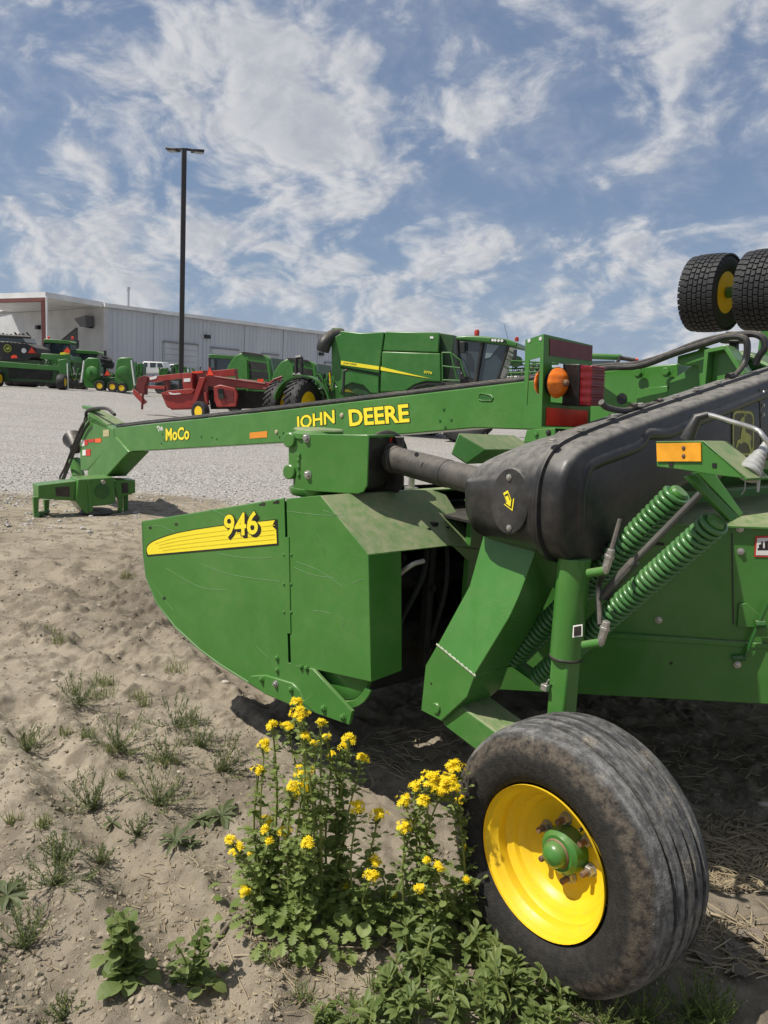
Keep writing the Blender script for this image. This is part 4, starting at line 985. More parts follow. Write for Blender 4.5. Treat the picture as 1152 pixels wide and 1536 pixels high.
# the rest of the body behind: rear deck, far forming shield, hood over the conditioner
dk = [u3_+nF*.02, u2_+eF*.9+nF*.02, L(-.75, -2.35, 1.27), L(.25, -2.95, 1.27), L(.93, -2.95, 1.20), L(.93, -.42, 1.20)]
part(MB().prism([p+UPV*.0 for p in dk], -UPV*.006), 'rear_deck', M_GREEN_DUSTY, None, 0)
part(MB().prism([L(.25, -2.95, .72), L(-.75, -2.35, .72), L(-.75, -2.35, 1.26), L(.25, -2.95, 1.26)], -vv*.006), 'far_forming_shield', M_DKGREEN, None, 0)
part(MB().prism([L(1.3, -3.2, .3), L(2.2, -3.3, .5), L(2.2, -3.3, .95), L(1.3, -3.2, 1.15), L(.9, -3.2, 1.1), L(.9, -3.2, .4)], -vv*.01), 'far_side_shield', M_GREEN, None, .002)

part(MB().prism([L(1.35, -.42, 1.12), L(1.35, -3.1, 1.12), L(.0, -2.9, 1.12), L(.0, -1.1, 1.12), L(.55, -.44, 1.12), L(.9, -.42, 1.12)], -UPV*.01), 'light_leak_sheet', M_DARK, None, 0)  # added sheet, stops sun leaking through the deck gaps onto the ground
# ================================================================== PLANTS AND LITTER
rnd = random.Random(11)
def leaf_mat(name, c1, c2, rough=.55, trans=.35):
    mm = bpy.data.materials.new(name); mm.use_nodes = True; N = NT(mm.node_tree); N.n.clear()
    out = N.new('ShaderNodeOutputMaterial'); geo = N.new('ShaderNodeNewGeometry'); rv = geo.outputs['Random Per Island']
    tco = N.new('ShaderNodeTexCoord').outputs['Object']; n = N.noise(tco, 35, 3)
    c = N.mix(N.math('ADD', N.math('MULTIPLY', rv, .7), N.math('MULTIPLY', n, .3)), c1, c2)
    b = N.new('ShaderNodeBsdfPrincipled', {'Base Color': c, 'Roughness': rough, 'Specular IOR Level': .35})
    t = N.new('ShaderNodeBsdfTranslucent', {'Color': N.mix(.5, c, tuple(min(1, x*1.6) for x in c2))})
    mx = N.new('ShaderNodeMixShader', {0: trans, 1: b.outputs[0], 2: t.outputs[0]}); N.l.new(mx.outputs[0], out.inputs[0])
    MATS[name] = mm; return mm
M_LEAF = leaf_mat('groundsel_leaf', (.11, .16, .038), (.26, .32, .10))
M_LEAF2 = leaf_mat('broad_weed_leaf', (.075, .125, .028), (.21, .255, .085))
M_LEAF3 = leaf_mat('grey_weed_leaf', (.075, .10, .04), (.16, .185, .085))
M_GRASS = leaf_mat('grass_blade', (.09, .13, .03), (.20, .21, .07))
M_STEM = leaf_mat('plant_stem', (.17, .21, .05), (.27, .30, .09), trans=.1)
M_PETAL = leaf_mat('yellow_petal', (.82, .56, .006), (.93, .74, .02), .6, .3)
M_STRAW = leaf_mat('straw', (.23, .18, .11), (.41, .34, .22), .8, .1)
M_TWIG = painted('dead_twig', (.12, .095, .07), .9, .3, .3, scale=4)
M_STONE = painted('pale_stone', (.40, .36, .30), .85, .4, .2, scale=5)
def gpt(x, y): p = GP(x, y); return gz(p)
def leaf_frame(d, up=UPV):
    d = unit(d); s = np.cross(d, up); s = unit(s) if np.linalg.norm(s) > 1e-4 else V3(1, 0, 0); return d, s, np.cross(s, d)
LOBED = [(0, 0), (.12, .03), (.20, .17), (.25, .05), (.36, .26), (.42, .07), (.54, .34), (.62, .15), (.74, .34), (.80, .20), (.90, .22), (1.0, 0)]
OVATE = [(0, .01), (.12, .035), (.28, .20), (.48, .29), (.68, .25), (.86, .13), (1.0, 0)]
LANCE = [(0, .015), (.2, .05), (.42, .12), (.62, .125), (.82, .075), (1.0, 0)]
ROUND = [(0, .02), (.22, .03), (.34, .22), (.5, .34), (.70, .36), (.88, .24), (1.0, 0)]
def add_leaf(mb, p, d, ln, wid=1.0, shape=LOBED, droop=.5, fold=.25, up=UPV):
    d, s, n = leaf_frame(d, up); vs = []; fs = []
    k = len(shape)
    for t, w in shape:
        c = np.asarray(p)+d*ln*t-UPV*droop*ln*t*t*.5
        vs += [c-s*ln*w*wid+n*ln*w*fold, c, c+s*ln*w*wid+n*ln*w*fold]
    for i in range(k-1):
        a, b_ = 3*i, 3*(i+1); fs += [(a, a+1, b_+1, b_), (a+1, a+2, b_+2, b_+1)]
    mb.add(vs, fs)
def rdir(el0=-.2, el1=1.0, az=None):
    a = rnd.uniform(0, 2*math.pi) if az is None else az; e = rnd.uniform(el0, el1)
    return V3(math.cos(a)*math.cos(e), math.sin(a)*math.cos(e), math.sin(e))
def flower_head(mb, p, n, r):
    n = unit(n); a, b_ = perp(n); k = 9; vs = [p+n*r*.25]; fs = []
    ph = rnd.uniform(0, 6)
    for i in range(k):
        t = 2*math.pi*i/k+ph; dd_ = math.cos(t)*a+math.sin(t)*b_; q = -math.sin(t)*a+math.cos(t)*b_
        o = len(vs); lift = rnd.uniform(-.35, .45)
        vs += [p+dd_*r*.25-q*r*.14, p+dd_*r*.25+q*r*.14, p+dd_*r+q*r*.15+n*r*lift, p+dd_*r-q*r*.15+n*r*lift]; fs.append((o, o+1, o+2, o+3))
    o = len(vs)
    for i in range(6):
        t = 2*math.pi*i/6; vs.append(p+(math.cos(t)*a+math.sin(t)*b_)*r*.36+n*r*.12)
    fs += [(0, o+i, o+(i+1) % 6) for i in range(6)]
    mb.add(vs, fs)
def cluster(parent, base, c, r):
    mb = MB(); r *= 1.15; k = max(7, int(7+(r/.012)**2*4.5)); k = min(k, 75)
    for i in range(k):
        d = rdir(-.1, 1.5); d[1] -= .25; d = unit(d)
        flower_head(mb, c+d*r*rnd.uniform(.45, 1.3)*V3(1, 1, .8), d+UPV*.6, rnd.uniform(.0072, .0105))
    return mb.build('flower_cluster', M_PETAL, parent, base, 0, 0)
def groundsel(bases, clusters, label, leafn=16, lsize=.05, basal=40, spread=.14):
    b0 = gpt(*bases[0]); root = empty('flowering_plant', b0, label, 'plant')
    fol = MB(); B3 = [gpt(*q) for q in bases]
    for (x, y, s_) in clusters:
        i = min(range(len(bases)), key=lambda k: abs(bases[k][0]-x)+rnd.uniform(0, 30)); B = B3[i]
        dpt = depth(B)+rnd.uniform(-.15, .01)
        c = PD(dpt)(x, y); r = s_*dpt/1150*.92
        st = MB(); off = V3(rnd.uniform(-.03, .03), rnd.uniform(-.03, .03), 0)
        mid = B+(c-B)*V3(.35, .35, .5)+V3(rnd.uniform(-.045, .045), rnd.uniform(-.045, .045), .02)
        pts = bez([B+off, mid, c-UPV*r*.2], 14)
        st.tube(pts, [.0052*(1-.6*k/(len(pts)-1)) for k in range(len(pts))], 6)
        st.build('stem', M_STEM, root, b0, 0, 60)
        for k in range(5):
            fp = pts[-1-k % 3]; q = c+rdir(-.3, .8)*r*.7; fol.tube([fp, q], .0014, 4, False)
        n_ = int(leafn*max(.35, np.linalg.norm(c-B)/.45))
        for k in range(n_):
            t = rnd.uniform(.12, .97); p = pts[int(t*(len(pts)-1))]
            d = rdir(-.1, .9); ln = lsize*rnd.uniform(.55, 1.25)*(1.15-.55*t)
            add_leaf(fol, p, d, ln, rnd.uniform(.8, 1.15), LOBED if rnd.random() < .85 else ROUND, rnd.uniform(.2, .9), rnd.uniform(.1, .5))
            if rnd.random() < .55:
                q = p+d*ln*1.1; fol.tube([p, q], .0011, 4, False)
                add_leaf(fol, q, d+rdir()*.7, ln*.75, 1.1, LOBED, .6, .3)
        cluster(root, b0, c, r)
        for k in range(8):
            add_leaf(fol, c-UPV*r*rnd.uniform(.3, 1.6), rdir(-.2, .9), rnd.uniform(.014, .03), 1, LOBED, .4)
    for B in B3:
        for k in range(basal):
            d = rdir(-.15, .7); a = rnd.uniform(.0, spread); p = B+V3(d[0]*a, d[1]*a, rnd.uniform(.0, .14))
            add_leaf(fol, p, d, rnd.uniform(.025, .055), rnd.uniform(.9, 1.2), ROUND if rnd.random() < .25 else LOBED, rnd.uniform(.3, 1.0), rnd.uniform(.05, .4))
    f = fol.build('foliage', M_LEAF, root, b0, 0, 0); f['kind'] = 'stuff'
    return root
groundsel([(452, 1412), (430, 1398), (478, 1396), (405, 1385), (500, 1380)],
    [(446, 1054, 8), (450, 1072, 13), (410, 1089, 9), (431, 1090, 8), (482, 1084, 6), (458, 1104, 7), (488, 1106, 5), (524, 1108, 9), (396, 1118, 10), (472, 1114, 5), (498, 1134, 6), (543, 1137, 8), (516, 1120, 5),
     (388, 1156, 8), (456, 1160, 13), (454, 1182, 12), (436, 1180, 8), (442, 1192, 7), (401, 1230, 8), (426, 1248, 10), (397, 1244, 5), (405, 1262, 6), (462, 1264, 9), (346, 1262, 9), (358, 1276, 11), (378, 1280, 4), (366, 1337, 7)],
    'tall bushy yellow flowering plant with the most blossoms, growing beside the side shield', 44, .042, 60, .17)
groundsel([(548, 1395), (560, 1402)], [(536, 1210, 11), (568, 1223, 12), (563, 1292, 9), (558, 1315, 10), (590, 1340, 4), (520, 1330, 4)],
    'slim yellow flowering plant between the two bushy ones', 40, .042, 50, .14)
groundsel([(650, 1408), (690, 1392), (712, 1380), (620, 1400)], [(605, 1200, 9), (634, 1201, 9), (622, 1180, 7), (646, 1172, 15), (671, 1178, 20), (681, 1152, 13), (661, 1186, 13), (608, 1240, 10), (710, 1230, 10), (704, 1268, 11), (656, 1301, 7), (631, 1333, 7), (690, 1200, 8), (640, 1290, 4), (700, 1320, 4)],
    'yellow flowering plant with a large double blossom cluster, growing against the muddy wheel', 38, .042, 50, .15)
def weed(kind, x, y, h, label, group, m_=None, n=None, wide=1.0):
    b0 = gpt(x, y); root = empty({'broad': 'leafy_weed', 'lance': 'lance_leaf_weed', 'feather': 'feathery_weed', 'rosette': 'rosette_weed', 'grass': 'grass_tuft', 'tall': 'leafy_weed'}[kind], b0, label, 'weed' if kind != 'grass' else 'grass', group)
    h *= {'feather': 1.05, 'grass': .95, 'rosette': 1.2}.get(kind, 1.0)
    f = MB(); st = MB()
    if kind in ('broad', 'tall'):
        for k in range(n or 6):
            tip = b0+V3(rnd.uniform(-.3, .3)*h*wide, rnd.uniform(-.3, .3)*h*wide, h*rnd.uniform(.6, 1.0)); pts = bez([b0, b0+(tip-b0)*.5+rdir()*h*.06, tip], 8)
            st.tube(pts, [.0038*(1-.6*q/(len(pts)-1)) for q in range(len(pts))], 5)
            for j in range(15):
                t = (j+rnd.random())/15; p = pts[min(len(pts)-1, int(t*len(pts)))]
                add_leaf(f, p, rdir(.0, 1.0), h*rnd.uniform(.16, .30)*(1.15-.5*t), rnd.uniform(.9, 1.2), ROUND if kind == 'broad' else OVATE, rnd.uniform(.2, .9), rnd.uniform(.1, .5))
        for k in range(22): add_leaf(f, b0+V3(rnd.uniform(-.3, .3)*h*wide, rnd.uniform(-.25, .25)*h*wide, .012), rdir(-.05, .5), h*rnd.uniform(.2, .35), 1.0, ROUND, .8)
    elif kind == 'lance':
        for k in range(n or 6):
            c = b0+V3(rnd.uniform(-.5, .5)*wide*h, rnd.uniform(-.4, .4)*wide*h, 0); top = c+V3(rnd.uniform(-.15, .15)*h, rnd.uniform(-.15, .15)*h, h*rnd.uniform(.35, .8)); pts = bez([c, (c+top)/2+rdir()*.01, top], 8)
            st.tube(pts, .0025, 5)
            for j in range(16):
                t = (j+1)/16; p = pts[min(len(pts)-1, int(t*len(pts)))]
                add_leaf(f, p, rdir(.0, 1.15), h*rnd.uniform(.32, .55)*(1.1-.4*t), rnd.uniform(.9, 1.5), LANCE, rnd.uniform(.2, 1.1), rnd.uniform(.2, .6))
    elif kind == 'feather':
        for k in range(n or 11):
            d = rdir(.05, 1.25); pts = bez([b0, b0+d*h*.55, b0+d*h+V3(0, 0, .15*h)], 8); st.tube(pts, .0011, 4)
            for j in range(16):
                t = (j+1)/16; p = pts[min(len(pts)-1, int(t*len(pts)))]; dd_ = rdir(-.1, 1.1)+d*.6
                q = p+unit(dd_)*h*rnd.uniform(.10, .24); w_ = unit(np.cross(dd_, UPV+.1))*.0014
                f.add([p-w_, p+w_, q+w_*.5, q-w_*.5], [(0, 1, 2, 3)])
                for e in range(4):
                    tt = .3+.2*e; a_ = p+(q-p)*tt; dr = unit(dd_+rdir(-.5, .8)*1.3); e_ = a_+dr*h*.07; w2 = unit(np.cross(dr, UPV+.1))*.0015
                    f.add([a_-w2, a_+w2, e_+w2*.5, e_-w2*.5], [(0, 1, 2, 3)])
    elif kind == 'rosette':
        for k in range(n or 13):
            az = 2*math.pi*k/(n or 13)+rnd.uniform(-.3, .3)
            add_leaf(f, b0+V3(0, 0, .006), rdir(.15, .8, az), h*rnd.uniform(.6, 1.1), rnd.uniform(.8, 1.1), LANCE, rnd.uniform(.5, 1.3), .4)
    elif kind == 'grass':
        for k in range(n or 40):
            p = b0+V3(rnd.gauss(0, .28)*h*wide, rnd.gauss(0, .2)*h*wide, 0); d = rdir(.6, 1.5); ln = h*rnd.uniform(.4, 1.0)
            s_ = unit(np.cross(d, UPV+.01))*.0016; m1 = p+d*ln*.55; e = p+d*ln+V3(d[0], d[1], -.35)*ln*.25
            f.add([p-s_, p+s_, m1+s_*.8, m1-s_*.8, e], [(0, 1, 2, 3), (3, 2, 4)])
    if st.v: st.build('stems', M_STEM, root, b0, 0, 60)['kind'] = 'stuff'
    f.build('foliage', m_ or {'broad': M_LEAF2, 'tall': M_LEAF2, 'lance': M_LEAF2, 'feather': M_LEAF3, 'rosette': M_LEAF3, 'grass': M_GRASS}[kind], root, b0, 0, 0)['kind'] = 'stuff'
    return root
weed('broad', 190, 1478, .205, 'bushy bright green weed with round leaves and a budding tip on bare soil', None, n=9)
weed('tall', 288, 1470, .17, 'slender leafy weed with one tall thin shoot beside a dead twig', None, n=4)
GL = 'dense lance leaved green weed in the patch in front of the muddy wheel'
for x, y, h in ((590, 1500, .13), (640, 1470, .15), (690, 1455, .16), (740, 1452, .15), (700, 1500, .15), (765, 1490, .15), (640, 1525, .13), (800, 1500, .13), (740, 1540, .14), (570, 1545, .12), (810, 1545, .12), (490, 1548, .09)):
    weed('lance', x, y, h, GL, 'lance leaved weeds in front of the wheel', n=6, wide=1.0)
GF = 'small feathery grey green weed on bare tan soil'
for x, y, h in ((85, 1335, .115), (40, 1410, .10), (235, 1215, .13), (140, 1205, .12), (178, 1135, .14), (118, 1065, .13), (40, 1125, .10), (330, 1165, .13), (262, 1100, .12), (250, 1150, .09), (90, 1300, .07), (300, 1130, .10), (205, 1255, .06), (150, 1290, .05), (95, 1520, .05)):
    weed('feather', x, y, h, GF, 'feathery weeds on bare soil', n=17)
for x, y, h in ((965, 1535, .09), (1035, 1530, .10), (905, 1540, .08), (1075, 1545, .08)):
    weed('feather', x, y, h, 'fresh green ferny weed at the foot of the muddy wheel', 'ferny weeds under the wheel', M_LEAF2, 18)
GR = 'flat rosette weed with long narrow leaves on bare soil'
for x, y, h in ((332, 1235, .10), (262, 1283, .07), (10, 1335, .10), (168, 1228, .06), (300, 1240, .06), (285, 1280, .05)):
    weed('rosette', x, y, h, GR, 'rosette weeds on bare soil')
GG = 'sparse yellow green grass tuft growing from dry soil'
for x, y, h in ((85, 965, .12), (72, 940, .10), (110, 1035, .10), (155, 1040, .13), (160, 1020, .12), (265, 1000, .14), (100, 1110, .07), (250, 1160, .08), (190, 868, .12), (285, 1092, .10), (165, 1150, .06), (40, 1110, .08), (215, 1060, .08), (180, 1180, .05), (130, 1120, .07), (65, 1255, .06), (20, 1240, .06), (205, 1045, .08)):
    weed('grass', x, y, h, GG, 'grass tufts on the dry soil', n=55)
for x, y, h in ((560, 1490, .08), (530, 1510, .07), (850, 1520, .08), (875, 1510, .07), (830, 1480, .08), (450, 1500, .06), (620, 1545, .09), (400, 1455, .05)):
    weed('grass', x, y, h, 'thin green grass tuft among the weeds at the wheel base', 'grass tufts among the weeds', M_LEAF2, 45)
# straw, chaff and soil crumbs: uncountable litter
def litter(name, spots, count, ln, w, m_, label, cat, lift=.006, flat=.25):
    mb_v = []; mb_f = []
    for i in range(count):
        x0, x1, y0, y1 = rnd.choice(spots); p = gpt(rnd.uniform(x0, x1), rnd.uniform(y0, y1)); a = rnd.uniform(0, math.pi); l_ = ln*rnd.uniform(.4, 1.4)
        d = V3(math.cos(a), math.sin(a), rnd.uniform(-flat, flat)*.5); q = p+UPV*rnd.uniform(.002, lift*2); s_ = V3(-d[1], d[0], 0)*w*rnd.uniform(.5, 1.3)
        k = q+d*l_*.5+UPV*rnd.uniform(0, .25*l_*flat); e = q+d*l_+V3(-d[1], d[0], 0)*rnd.uniform(-.2, .2)*l_; o = len(mb_v)
        mb_v += [q-s_, q+s_, k+s_, k-s_, e+s_*.6, e-s_*.6, q+UPV*w, k+UPV*w*1.2, e+UPV*w]
        mb_f += [(o, o+6, o+7, o+3), (o+6, o+1, o+2, o+7), (o+3, o+7, o+8, o+5), (o+7, o+2, o+4, o+8)]
    me_ = bpy.data.meshes.new(name); me_.from_pydata([tuple(v) for v in mb_v], [], mb_f); me_.materials.append(m_)
    o_ = bpy.data.objects.new(name, me_); COL.objects.link(o_); tag(o_, label, cat, kind='stuff'); return o_
litter('straw_litter', [(1055, 1152, 1270, 1345)]*5+[(1040, 1180, 1240, 1300)]*2+[(1040, 1175, 1380, 1480)]+[(870, 1200, 1045, 1260)]*3+[(540, 700, 1110, 1200)], 1500, .085, .0022, M_STRAW, 'tangle of pale dry straw behind the wheel', 'straw', .012)
litter('straw_bits', [(400, 600, 1420, 1536)]*2+[(330, 560, 1380, 1470)]+[(200, 300, 1300, 1400)]+[(0, 420, 900, 1536)]*2, 520, .045, .0016, M_STRAW, 'scattered pale straw bits on the bare soil', 'straw', .004, .1)
litter('soil_specks', [(0, 430, 850, 1536)]*3+[(300, 900, 1380, 1560)], 900, .012, .003, M_STRAW, 'fine pale chaff strewn over the soil', 'chaff', .002, .1)
def crumbs(name, n, m_, label, boxes, s0, s1):
    vs = []; fs = []
    for i in range(n):
        x0, x1, y0, y1 = rnd.choice(boxes); p = gpt(rnd.uniform(x0, x1), rnd.uniform(y0, y1)); s_ = s0*(s1/s0)**(rnd.random()**2.5); o = len(vs)
        e = [rdir(-1.5, 1.5) for _ in range(2)]
        ex, ey = rnd.uniform(.7, 1.3), rnd.uniform(.7, 1.3)
        for rr_, hh_ in ((1.0, -.15), (1.0, .25), (.62, .62)):
            for k in range(6):
                a = 2*math.pi*k/6+rnd.uniform(-.3, .3); r_ = s_*rr_*rnd.uniform(.75, 1.15); vs.append(p+V3(math.cos(a)*r_*ex, math.sin(a)*r_*ey, s_*(hh_+rnd.uniform(-.12, .12))))
        vs.append(p+V3(rnd.uniform(-.2, .2)*s_, rnd.uniform(-.2, .2)*s_, s_*.75))
        for q_ in (0, 6): fs += [(o+q_+k, o+q_+(k+1) % 6, o+q_+6+(k+1) % 6, o+q_+6+k) for k in range(6)]
        fs += [(o+12+k, o+12+(k+1) % 6, o+18) for k in range(6)]
    me_ = bpy.data.meshes.new(name); me_.from_pydata([tuple(v) for v in vs], [], fs); me_.materials.append(m_); o_ = bpy.data.objects.new(name, me_); COL.objects.link(o_)
    tag(o_, label, 'soil', kind='stuff')
M_CRUMB = painted('soil_crumb', (.25, .21, .153), .95, .2, .25, scale=3, topdust=.1)
crumbs('soil_crumbs', 13000, M_CRUMB, 'loose crumbs and clods of dry tan soil', [(-40, 430, 780, 1540)]*4+[(-60, 430, 760, 960)]*4+[(300, 1152, 1100, 1560)], .0018, .013)
crumbs('gravel_chips', 3800, painted('gravel_chip', (.36, .345, .32), .9, .3, .35, scale=6, topdust=.1), 'loose grey gravel chips along the edge of the lot', [(-60, 700, 690, 800), (-60, 460, 700, 760)], .008, .03)
def stone(x, y, s_, name='stone', m_=None, lab='small rounded pale stone lying on the soil', grp='pale stones on the soil'):
    p = gpt(x, y); o = MB(); k = 9
    for i in range(5):
        f = i/4; zz = -.3+1.15*f; rr_ = math.sqrt(max(.02, 1-(2*f-.9)**2*.9))
        for j in range(k):
            a = 2*math.pi*j/k; o.v.append(tuple(p+V3(math.cos(a)*rr_*s_*1.25, math.sin(a)*rr_*s_, zz*s_*.8)+rdir(-1.5, 1.5)*s_*.07))
    for i in range(4):
        for j in range(k): o.f.append((i*k+j, i*k+(j+1) % k, (i+1)*k+(j+1) % k, (i+1)*k+j))
    o.f += [tuple(range(k)), tuple(range(4*k, 5*k))]
    ob = o.build(name, m_ or M_STONE, None, None, 0, 60); ob.location = (0, 0, 0); tag(ob, lab, 'stone', grp); return ob
for x, y, s_ in ((148, 902, .017), (80, 1016, .018), (83, 1070, .011), (268, 1168, .010), (150, 868, .012), (237, 950, .007), (215, 1010, .013), (238, 1093, .010), (340, 1400, .008), (1143, 1216, .02), (1148, 1206, .02)):
    stone(x, y, s_)
stone(338, 1036, .018, lab='egg shaped pale stone lying under the curved edge of the shield', grp=None)
def twig(name, pts, r, m_, lab, cat='twig', grp=None):
    P3 = [gpt(x, y)+UPV*(r*1.2+.004) for x, y in pts]; o = MB().tube(bez(P3, 14), [r*(1-.5*i/14) for i in range(40)][:len(bez(P3, 14))], 6).build(name, m_, None, None, 0, 60); tag(o, lab, cat, grp)
twig('dead_twig', [(318, 1418), (345, 1402), (372, 1388), (398, 1380)], .006, M_TWIG, 'dark dead twig lying on soil beside the slender weed')
M_STALK = leaf_mat('dry_stalk', (.30, .24, .16), (.42, .35, .24), .8, .05)
for pts, r in (([(1065, 1378), (1100, 1392), (1152, 1418), (1185, 1432)], .0052), ([(1028, 1446), (1080, 1456), (1180, 1472)], .0046), ([(1090, 1448), (1130, 1440), (1180, 1440)], .004), ([(1060, 1290), (1100, 1300), (1190, 1345)], .0045), ([(1075, 1275), (1120, 1318), (1160, 1330)], .004)):
    twig('dry_stalk', pts, r, M_STALK, 'long dry stalk lying on the soil behind the wheel', 'stalk', 'dry stalks behind the wheel')
for pts, r in (([(430, 1425), (490, 1432), (565, 1432)], .003), ([(500, 1430), (525, 1450), (545, 1470)], .0025), ([(350, 1440), (400, 1450), (440, 1470)], .003), ([(340, 1425), (355, 1460), (372, 1490)], .0025)):
    twig('dry_stalk', pts, r, M_STALK, 'thin dry stalk lying below the bushy flowering plant', 'stalk', 'dry stalks below the flowers')
# dead leaves behind the wheel
for i in range(16):
    x, y = rnd.uniform(1030, 1170), rnd.uniform(1405, 1470)
    mb = MB(); add_leaf(mb, gpt(x, y)+UPV*.012, rdir(-.1, .35), rnd.uniform(.05, .09), 1.2, OVATE, .3, rnd.uniform(.2, .7))
    o = mb.build('dead_leaf', MATS.get('dead_leaf_skin') or leaf_mat('dead_leaf_skin', (.13, .11, .09), (.24, .20, .16), .8, .1), None, None, 0, 0); tag(o, 'curled grey brown dead leaf on the shaded soil behind the wheel', 'leaf', 'dead leaves behind the wheel')
# ================================================================== THE YARD BEHIND
def DP(x, y, d): return PD(d)(x, y)
def vplane(x, d, ang):
    """vertical plane through the point seen at column x at distance d, running along the horizontal angle ang (deg, 0 = image right)"""
    p = DP(x, 575, d); a = rad(ang); e = V3(math.cos(a), math.sin(a), 0); q = Plane(p, V3(-e[1], e[0], 0)); q.e = e; return q
def root_at(name, pl, x, y, label, cat, group=None):
    p = pl(x, y); p = V3(p[0], p[1], float(ground_h(p[0], p[1]))); r = empty(name, p, label, cat, group); r_base[r.name] = p; return r
r_base = {}
def bp_(mb, name, m_, root, bevel=0.0, smooth=35, top=None): return mb.build(name, m_, root, r_base[(top or root).name], bevel, smooth)
def slab(root, name, pl, px, m_, t, o=0.0, bevel=0.0, parent=None):
    """polygon seen in the photo, set on its plane (o metres nearer) and given its real thickness away from the camera"""
    q = pl.off(o); return MB().prism(q.pts(px), -q.n*t).build(name, m_, parent or root, r_base[root.name], bevel, 35)
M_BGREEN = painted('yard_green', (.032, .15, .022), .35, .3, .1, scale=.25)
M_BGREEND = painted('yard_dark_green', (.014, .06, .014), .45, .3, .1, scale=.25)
M_BBLACK = painted('yard_black', (.012, .013, .013), .5, .3, .1, scale=.25)
M_BGLASS = simple('cab_glass', (.035, .05, .055), .08, spec=.8, scale=1)
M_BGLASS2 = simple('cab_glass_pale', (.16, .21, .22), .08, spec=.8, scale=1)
M_BYEL = painted('yard_yellow', (.80, .52, .01), .4, .15, .05, scale=.3)
M_BWHITE = painted('yard_white', (.72, .72, .70), .45, .15, .04, scale=.3)
M_SMV = simple('slow_triangle_orange', (.85, .07, .02), .5)
M_SMVB = simple('slow_triangle_red', (.45, .015, .015), .4)
def yard_wheel(root, c, ax, R, w, m_rim=None, lugs=0, dish=.0):
    c = np.asarray(c); ax = unit(ax)
    prof = [(R*.55, .40*w), (R*.75, .50*w), (R*.93, .46*w), (R, .30*w), (R, -.30*w), (R*.93, -.46*w), (R*.75, -.5*w), (R*.55, -.4*w)]
    t = bp_(MB().lathe(prof, c, ax, 30, closed=True), 'tyre', M_TYREC, root, 0, 40)
    e1, e2 = perp(ax); mb = MB()
    for k in range(lugs):
        a = 2*math.pi*k/lugs; d = math.cos(a)*e1+math.sin(a)*e2; q = -math.sin(a)*e1+math.cos(a)*e2
        for s_ in (-1, 1): mb.box(c+d*R+ax*w*.23*s_+q*R*.06*s_, d*R*.035, ax*w*.25+q*R*.13*s_, q*R*.035)
    if lugs: bp_(mb, 'tread_lugs', M_TYREC, root, 0, 30)['kind'] = 'stuff'
    bp_(MB().lathe([(R*.56, .38*w), (R*.50, .30*w), (R*.40, .10*w), (R*.15, .08*w), (R*.13, .2*w), (R*.13, -.2*w), (R*.4, -.1*w), (R*.56, -.38*w)], c, ax, 24), 'wheel_rim', m_rim or M_BYEL, root, 0, 40)
def gnd(p): return V3(p[0], p[1], float(ground_h(p[0], p[1])))
def wheel_on_ground(root, pl, x, o, R, w, m_rim=None, lugs=0, ax=None):
    p = pl.off(o)(x, 600); g = gnd(p); yard_wheel(root, g+UPV*R*.985, pl.n if ax is None else ax, R, w, m_rim, lugs)
def triangle(root, pl, pts, o=.02):
    c = np.mean(pts, 0); f = slab(root, 'slow_vehicle_triangle', pl, pts, M_SMVB, .02, o)
    slab(root, 'triangle_face', pl, [tuple(c+(np.array(p)-c)*.72) for p in pts], M_SMV, .01, o+.012, parent=f)
def bar(root, name, pl, a, b_, r, m_, o=0.0, seg=8): return MB().tube([pl.off(o)(*a), pl.off(o)(*b_)], r, seg).build(name, m_, root, r_base[root.name], 0, 50)

# ---------------------------------------------------------------- warehouse
wa, wb = DP(158, 560, 72), DP(478, 575, 92); wa[2] = wb[2] = 0
we = unit(wb-wa); WP = Plane(wa, V3(-we[1], we[0], 0)); wl2 = unit(V3(-we[1], we[0], 0)); wl2 = wl2 if wl2[0] < 0 else -wl2    # end wall runs left and away
EP = Plane(wa, we)
wh = empty('warehouse', gnd(wa), 'large pale metal clad warehouse with a canopy on red columns', 'building'); r_base[wh.name] = gnd(wa)
mm, N, b = mat('ribbed_metal_wall')
tco = N.new('ShaderNodeTexCoord').outputs['Object']; st_ = N.new('ShaderNodeMapping', {0: tco, 'Scale': (.4, .4, .05)}).outputs[0]
N.set(b, 'Base Color', N.mix(N.ramp(N.noise(st_, 1.0, 5, .6), .3, .7), (.42, .44, .47), (.50, .515, .54))); N.set(b, 'Roughness', .45); N.set(b, 'Metallic', .25)
M_CLAD = mm
M_CLADS = simple('smooth_metal_wall', (.46, .46, .45), .5, scale=.5)
M_TRIM = simple('white_trim', (.62, .62, .61), .5, scale=.5)
eave_a, eave_b = WP(158, 461), WP(478, 502.5)
ez = eave_a[2]; Lw = 48.0
wallpts = []
nb = 96
for i in range(nb+1):
    s_ = Lw*i/nb
    for ds, dn in ((0, 0), (.16, 0), (.20, .045), (.30, .045), (.34, 0)): wallpts.append((s_+ds*1.0, dn))
wallpts = [q for q in wallpts if q[0] <= Lw]
vs = []; fs = []
for s_, dn in wallpts:
    p = wa+we*s_+WP.n*dn; vs += [V3(p[0], p[1], -.3), V3(p[0], p[1], ez-.02*s_*0)]
for i in range(len(wallpts)-1): fs.append((2*i, 2*i+2, 2*i+3, 2*i+1))
mb = MB(); mb.add(vs, fs); bp_(mb, 'ribbed_wall', M_CLAD, wh, 0, 0)
far_c = wa+wl2*26
bp_(MB().prism([wa-UPV*.3-we*.02, far_c-UPV*.3-we*.02, V3(far_c[0], far_c[1], ez)-we*.02, V3(wa[0], wa[1], ez)-we*.02], we*.15), 'end_wall', M_CLADS, wh)
ridge = .9
R_ = lambda s_, t_, z_: wa+we*s_+wl2*t_+UPV*z_
